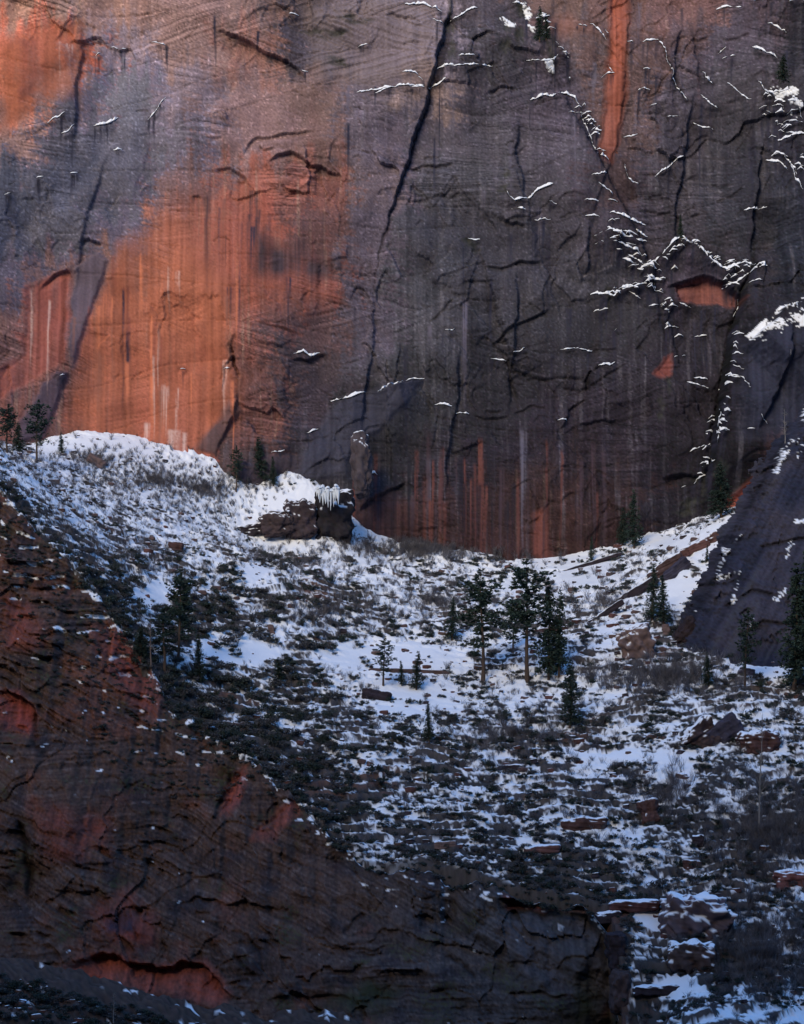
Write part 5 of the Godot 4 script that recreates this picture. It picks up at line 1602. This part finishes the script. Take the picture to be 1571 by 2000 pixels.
func build_scrub() -> void:
	var dirt_rock := lin(46, 42, 44, 2.0)
	var tints := [Vector3(0.036, 0.048, 0.042), Vector3(0.050, 0.060, 0.058), Vector3(0.072, 0.072, 0.076)]
	var kinds: Array[Mesh] = []
	for k in 6:
		kinds.append(shrub_mesh(400 + k, 330, tints[k % 3], 0.125))
	var spots: Array = []       # [size, transform, kind, u, v]
	var tries := 0
	var clump := noise(71, 9.0, 2)
	while spots.size() < 6800 and tries < 90000:
		tries += 1
		var x := rng.randf_range(-132.0, 128.0)
		var d := 424.0 + 232.0 * pow(rng.randf(), 1.15)
		var y := ground_y(x, -d)
		var l := lip_at(x)
		if l.z > 0.0 and d < l.y - 0.3: continue
		var u := x / (K * d) + U0
		var v := V0 - y / (K * d)
		if u < -60.0 or u > 1640.0 or v > 2040.0: continue
		var k := (brush_share(u, v) + (0.35 * smoothstep(30.0, 0.0, d - l.y) if l.z > 0.0 else 0.0)) * (1.0 - 0.97 * clean_share(u, v))
		k = k * 1.0 + clump.get_noise_2d(x, d) * 1.3 - 0.30
		if rng.randf() > k: continue
		var size := (0.38 + 1.0 * pow(rng.randf(), 1.6)) * (0.55 if v < 1080.0 else 1.0) * (1.25 if rng.randf() < 0.15 else 1.0) * (1.0 + 0.45 * smoothstep(760.0, 560.0, u) * smoothstep(1050.0, 1150.0, v))
		spots.append([size / d, place(Vector3(x, y, -d), size, rng.randf_range(0.7, 1.0)), rng.randi() % 6, u, v])
	# shrubs on the benches of the rock ridge, and brush at its foot
	for k in 1300:
		var u := rng.randf_range(-30.0, 560.0)
		var v := rng.randf_range(1010.0, 1560.0)
		var q := rp(u, v)
		var l := lip_at(q.x)
		if q.y > l.x - 0.5 or q.y < l.x - rng.randf_range(2.0, 34.0): continue
		var z := rd.z[rd.at(q)] - ridge_d(q.x, q.y)
		var size := rng.randf_range(0.45, 1.0)
		spots.append([size / -z, place(Vector3(q.x, q.y - 0.2, z + 0.1), size, 0.8), rng.randi() % 6, u, v])
	for k in 520:      # brush hugging the brink
		var x := rng.randf_range(-118.0, 36.0)
		var d := lip_at(x).y + rng.randf_range(-0.5, 7.0)
		var size := 0.35 + 0.9 * pow(rng.randf(), 1.6)
		var y := maxf(ground_y(x, -d), lip_at(x).x - 0.2)
		spots.append([size / d, place(Vector3(x, y, -d), size, rng.randf_range(0.7, 1.0)), rng.randi() % 6, x / (K * d) + U0, V0 - y / (K * d)])
	for k in 900:
		var x := rng.randf_range(-85.0, 5.0)
		var d := rng.randf_range(422.0, 439.5)
		var size := rng.randf_range(0.5, 1.7)
		var y := apron_y(x, d)
		spots.append([size / d, place(Vector3(x, y, -d), size, 0.75), rng.randi() % 6, x / (K * d) + U0, V0 - y / (K * d)])
	spots.sort_custom(func(a: Array, b: Array) -> bool: return a[0] > b[0])
	var made := 0
	var named: Array = []
	var rest: Array = [[], [], [], [], [], []]
	for s: Array in spots:
		var u: float = s[3]
		var v: float = s[4]
		if made < 290 and u > 5.0 and u < 1566.0 and v < 1985.0:
			made += 1
			var o := put_mesh("shrub", kinds[s[2]], plant_mat)
			o.transform = s[1]
			named.append([o, u, v, s[2], shrub_zone(u, v), s[0]])
		else:
			rest[s[2]].append(s[1])
	label_shrubs(named)
	for k in 6:
		scatter("scrub", kinds[k], plant_mat, rest[k], "small scrub scattered over the snow slope")
	# fallen stones of all sizes, half sunk in snow and earth
	for q in 3:
		var stones: Array = []
		for k in 700:
			var x := rng.randf_range(-130.0, 125.0)
			var d := rng.randf_range(424.0, 646.0)
			var l := lip_at(x)
			var y := 0.0
			if l.z > 0.0 and d < l.y - 0.3:
				if x > -10.0: continue
				d = rng.randf_range(424.0, 440.0)
				y = apron_y(x, d)
			else:
				y = ground_y(x, -d)
			var size := 0.25 + 1.1 * pow(rng.randf(), 3.0)
			stones.append(Transform3D(Basis.from_euler(Vector3(rng.randf_range(-0.3, 0.3), rng.randf() * TAU, rng.randf_range(-0.3, 0.3))).scaled(Vector3(size * 1.5, size * 0.9, size)), Vector3(x, y + size * 0.15, -d)))
		scatter("fallen_stones", block_mesh(70 + q, Vector3.ONE, [dirt_rock, lin(74, 62, 56, 2.0), lin(72, 52, 46, 2.0)][q], 0.9, 6.0), rock_mat, stones, "fallen stones scattered over the slope")
	# leafless brush: thickets under the cliff, on the snow shelf and in the lower east corner; dry stalks on the snow mound
	var twig := [twig_mesh(501, 12, Vector3(0.130, 0.124, 0.138)), twig_mesh(502, 16, Vector3(0.100, 0.096, 0.108))]
	var thickets: Array = [[], []]
	for e in [[820, 1078, 190, 30, 900, 2.4], [1000, 1085, 120, 30, 160, 2.8], [1300, 1330, 150, 50, 420, 3.4], [1500, 1640, 170, 130, 900, 2.8], [1480, 1870, 150, 120, 900, 2.6], [640, 1200, 250, 70, 420, 2.2], [1180, 1180, 90, 60, 160, 2.4], [300, 940, 240, 70, 1500, 1.5], [180, 900, 130, 40, 600, 1.6], [400, 960, 120, 50, 600, 1.8], [1000, 1440, 250, 90, 380, 2.2], [600, 1100, 150, 40, 220, 2.0], [850, 1180, 160, 50, 260, 2.4], [1300, 1560, 160, 80, 300, 2.6], [500, 930, 90, 30, 120, 2.4], [250, 1090, 120, 60, 120, 1.8]]:
		for k in int(e[4] * 0.5):
			var a := rng.randf() * TAU
			var q := rng.randf_range(0.0, 1.25) * sqrt(rng.randf())
			var at := on_ground(e[0] + cos(a) * q * e[2], e[1] + sin(a) * q * e[3])
			if at == Vector3.INF: continue
			var size: float = e[5] * rng.randf_range(0.45, 1.1)
			thickets[k % 2].append(place(at, size, rng.randf_range(0.8, 1.3)))
	for k in 9000:
		var x := rng.randf_range(-130.0, 125.0)
		var d := rng.randf_range(426.0, 640.0)
		var l := lip_at(x)
		if l.z > 0.0 and d < l.y - 0.3: continue
		var y := ground_y(x, -d)
		var u := x / (K * d) + U0
		var v := V0 - y / (K * d)
		if u < -40.0 or u > 1620.0 or v > 2030.0 or rng.randf() > (0.25 + brush_share(u, v) * 0.8) * (1.0 - 0.97 * clean_share(u, v)): continue
		thickets[k % 2].append(place(Vector3(x, y, -d), rng.randf_range(0.7, 2.3), rng.randf_range(0.6, 1.1)))
	for k in 2:
		scatter("bare_brush", twig[k], bark_mat, thickets[k], "leafless grey brush in thickets on the snow")
	var stalk := twig_mesh(503, 8, Vector3(0.085, 0.074, 0.072))
	var stalks: Array = []
	for k in 12000:
		var x := rng.randf_range(-130.0, 125.0)
		var d := rng.randf_range(455.0, 652.0)
		var y := ground_y(x, -d)
		var u := x / (K * d) + U0
		var v := V0 - y / (K * d)
		if u < -40.0 or u > 1620.0 or rng.randf() < clean_share(u, v) * 0.9: continue
		if rng.randf() < 0.55 and u > 640.0: continue
		if clump.get_noise_2d(x * 1.7, d * 1.7) < -0.15: continue
		stalks.append(place(Vector3(x, y - 0.1, -d), rng.randf_range(0.7, 1.8)))
	scatter("dry_stalks", stalk, bark_mat, stalks, "dry stalks poking through the snow")

func shrub_zone(u: float, v: float) -> String:
	if v > 1890.0 and u < 640.0: return "at the foot of the rock face in front"
	if v > 1720.0: return "in the snowy gully of the lower east corner" if u > 1180.0 else "at the lower rim of the snow slope"
	var l := rp(u, v)
	if l.y < lip_at(l.x).x - 1.0 and u < 600.0: return "rooted on ledges of the red rock ridge"
	if v > 1580.0: return "low on the east slope near the bare snag" if u > 1280.0 else "just above the dark rock face"
	if v > 1440.0: return "on the terraced lower slope below the tall pines" if u > 900.0 else ("on the terraced slope below the lower snow patch" if u > 600.0 else "along the brink of the rock ridge")
	if v > 1320.0: return "beside the snow shelf under the buttress" if u > 1180.0 else ("around the feet of the tall pines" if u > 880.0 else ("beside the lower snow patch" if u > 560.0 else "below the leaning western pine"))
	if v > 1180.0: return "between the tall pines and the buttress" if u > 1000.0 else ("above the level snow patch" if u > 560.0 else "around the leaning western pine")
	return "high on the slope under the cliff" if u > 420.0 else "on the shaded western edge of the snow mound"
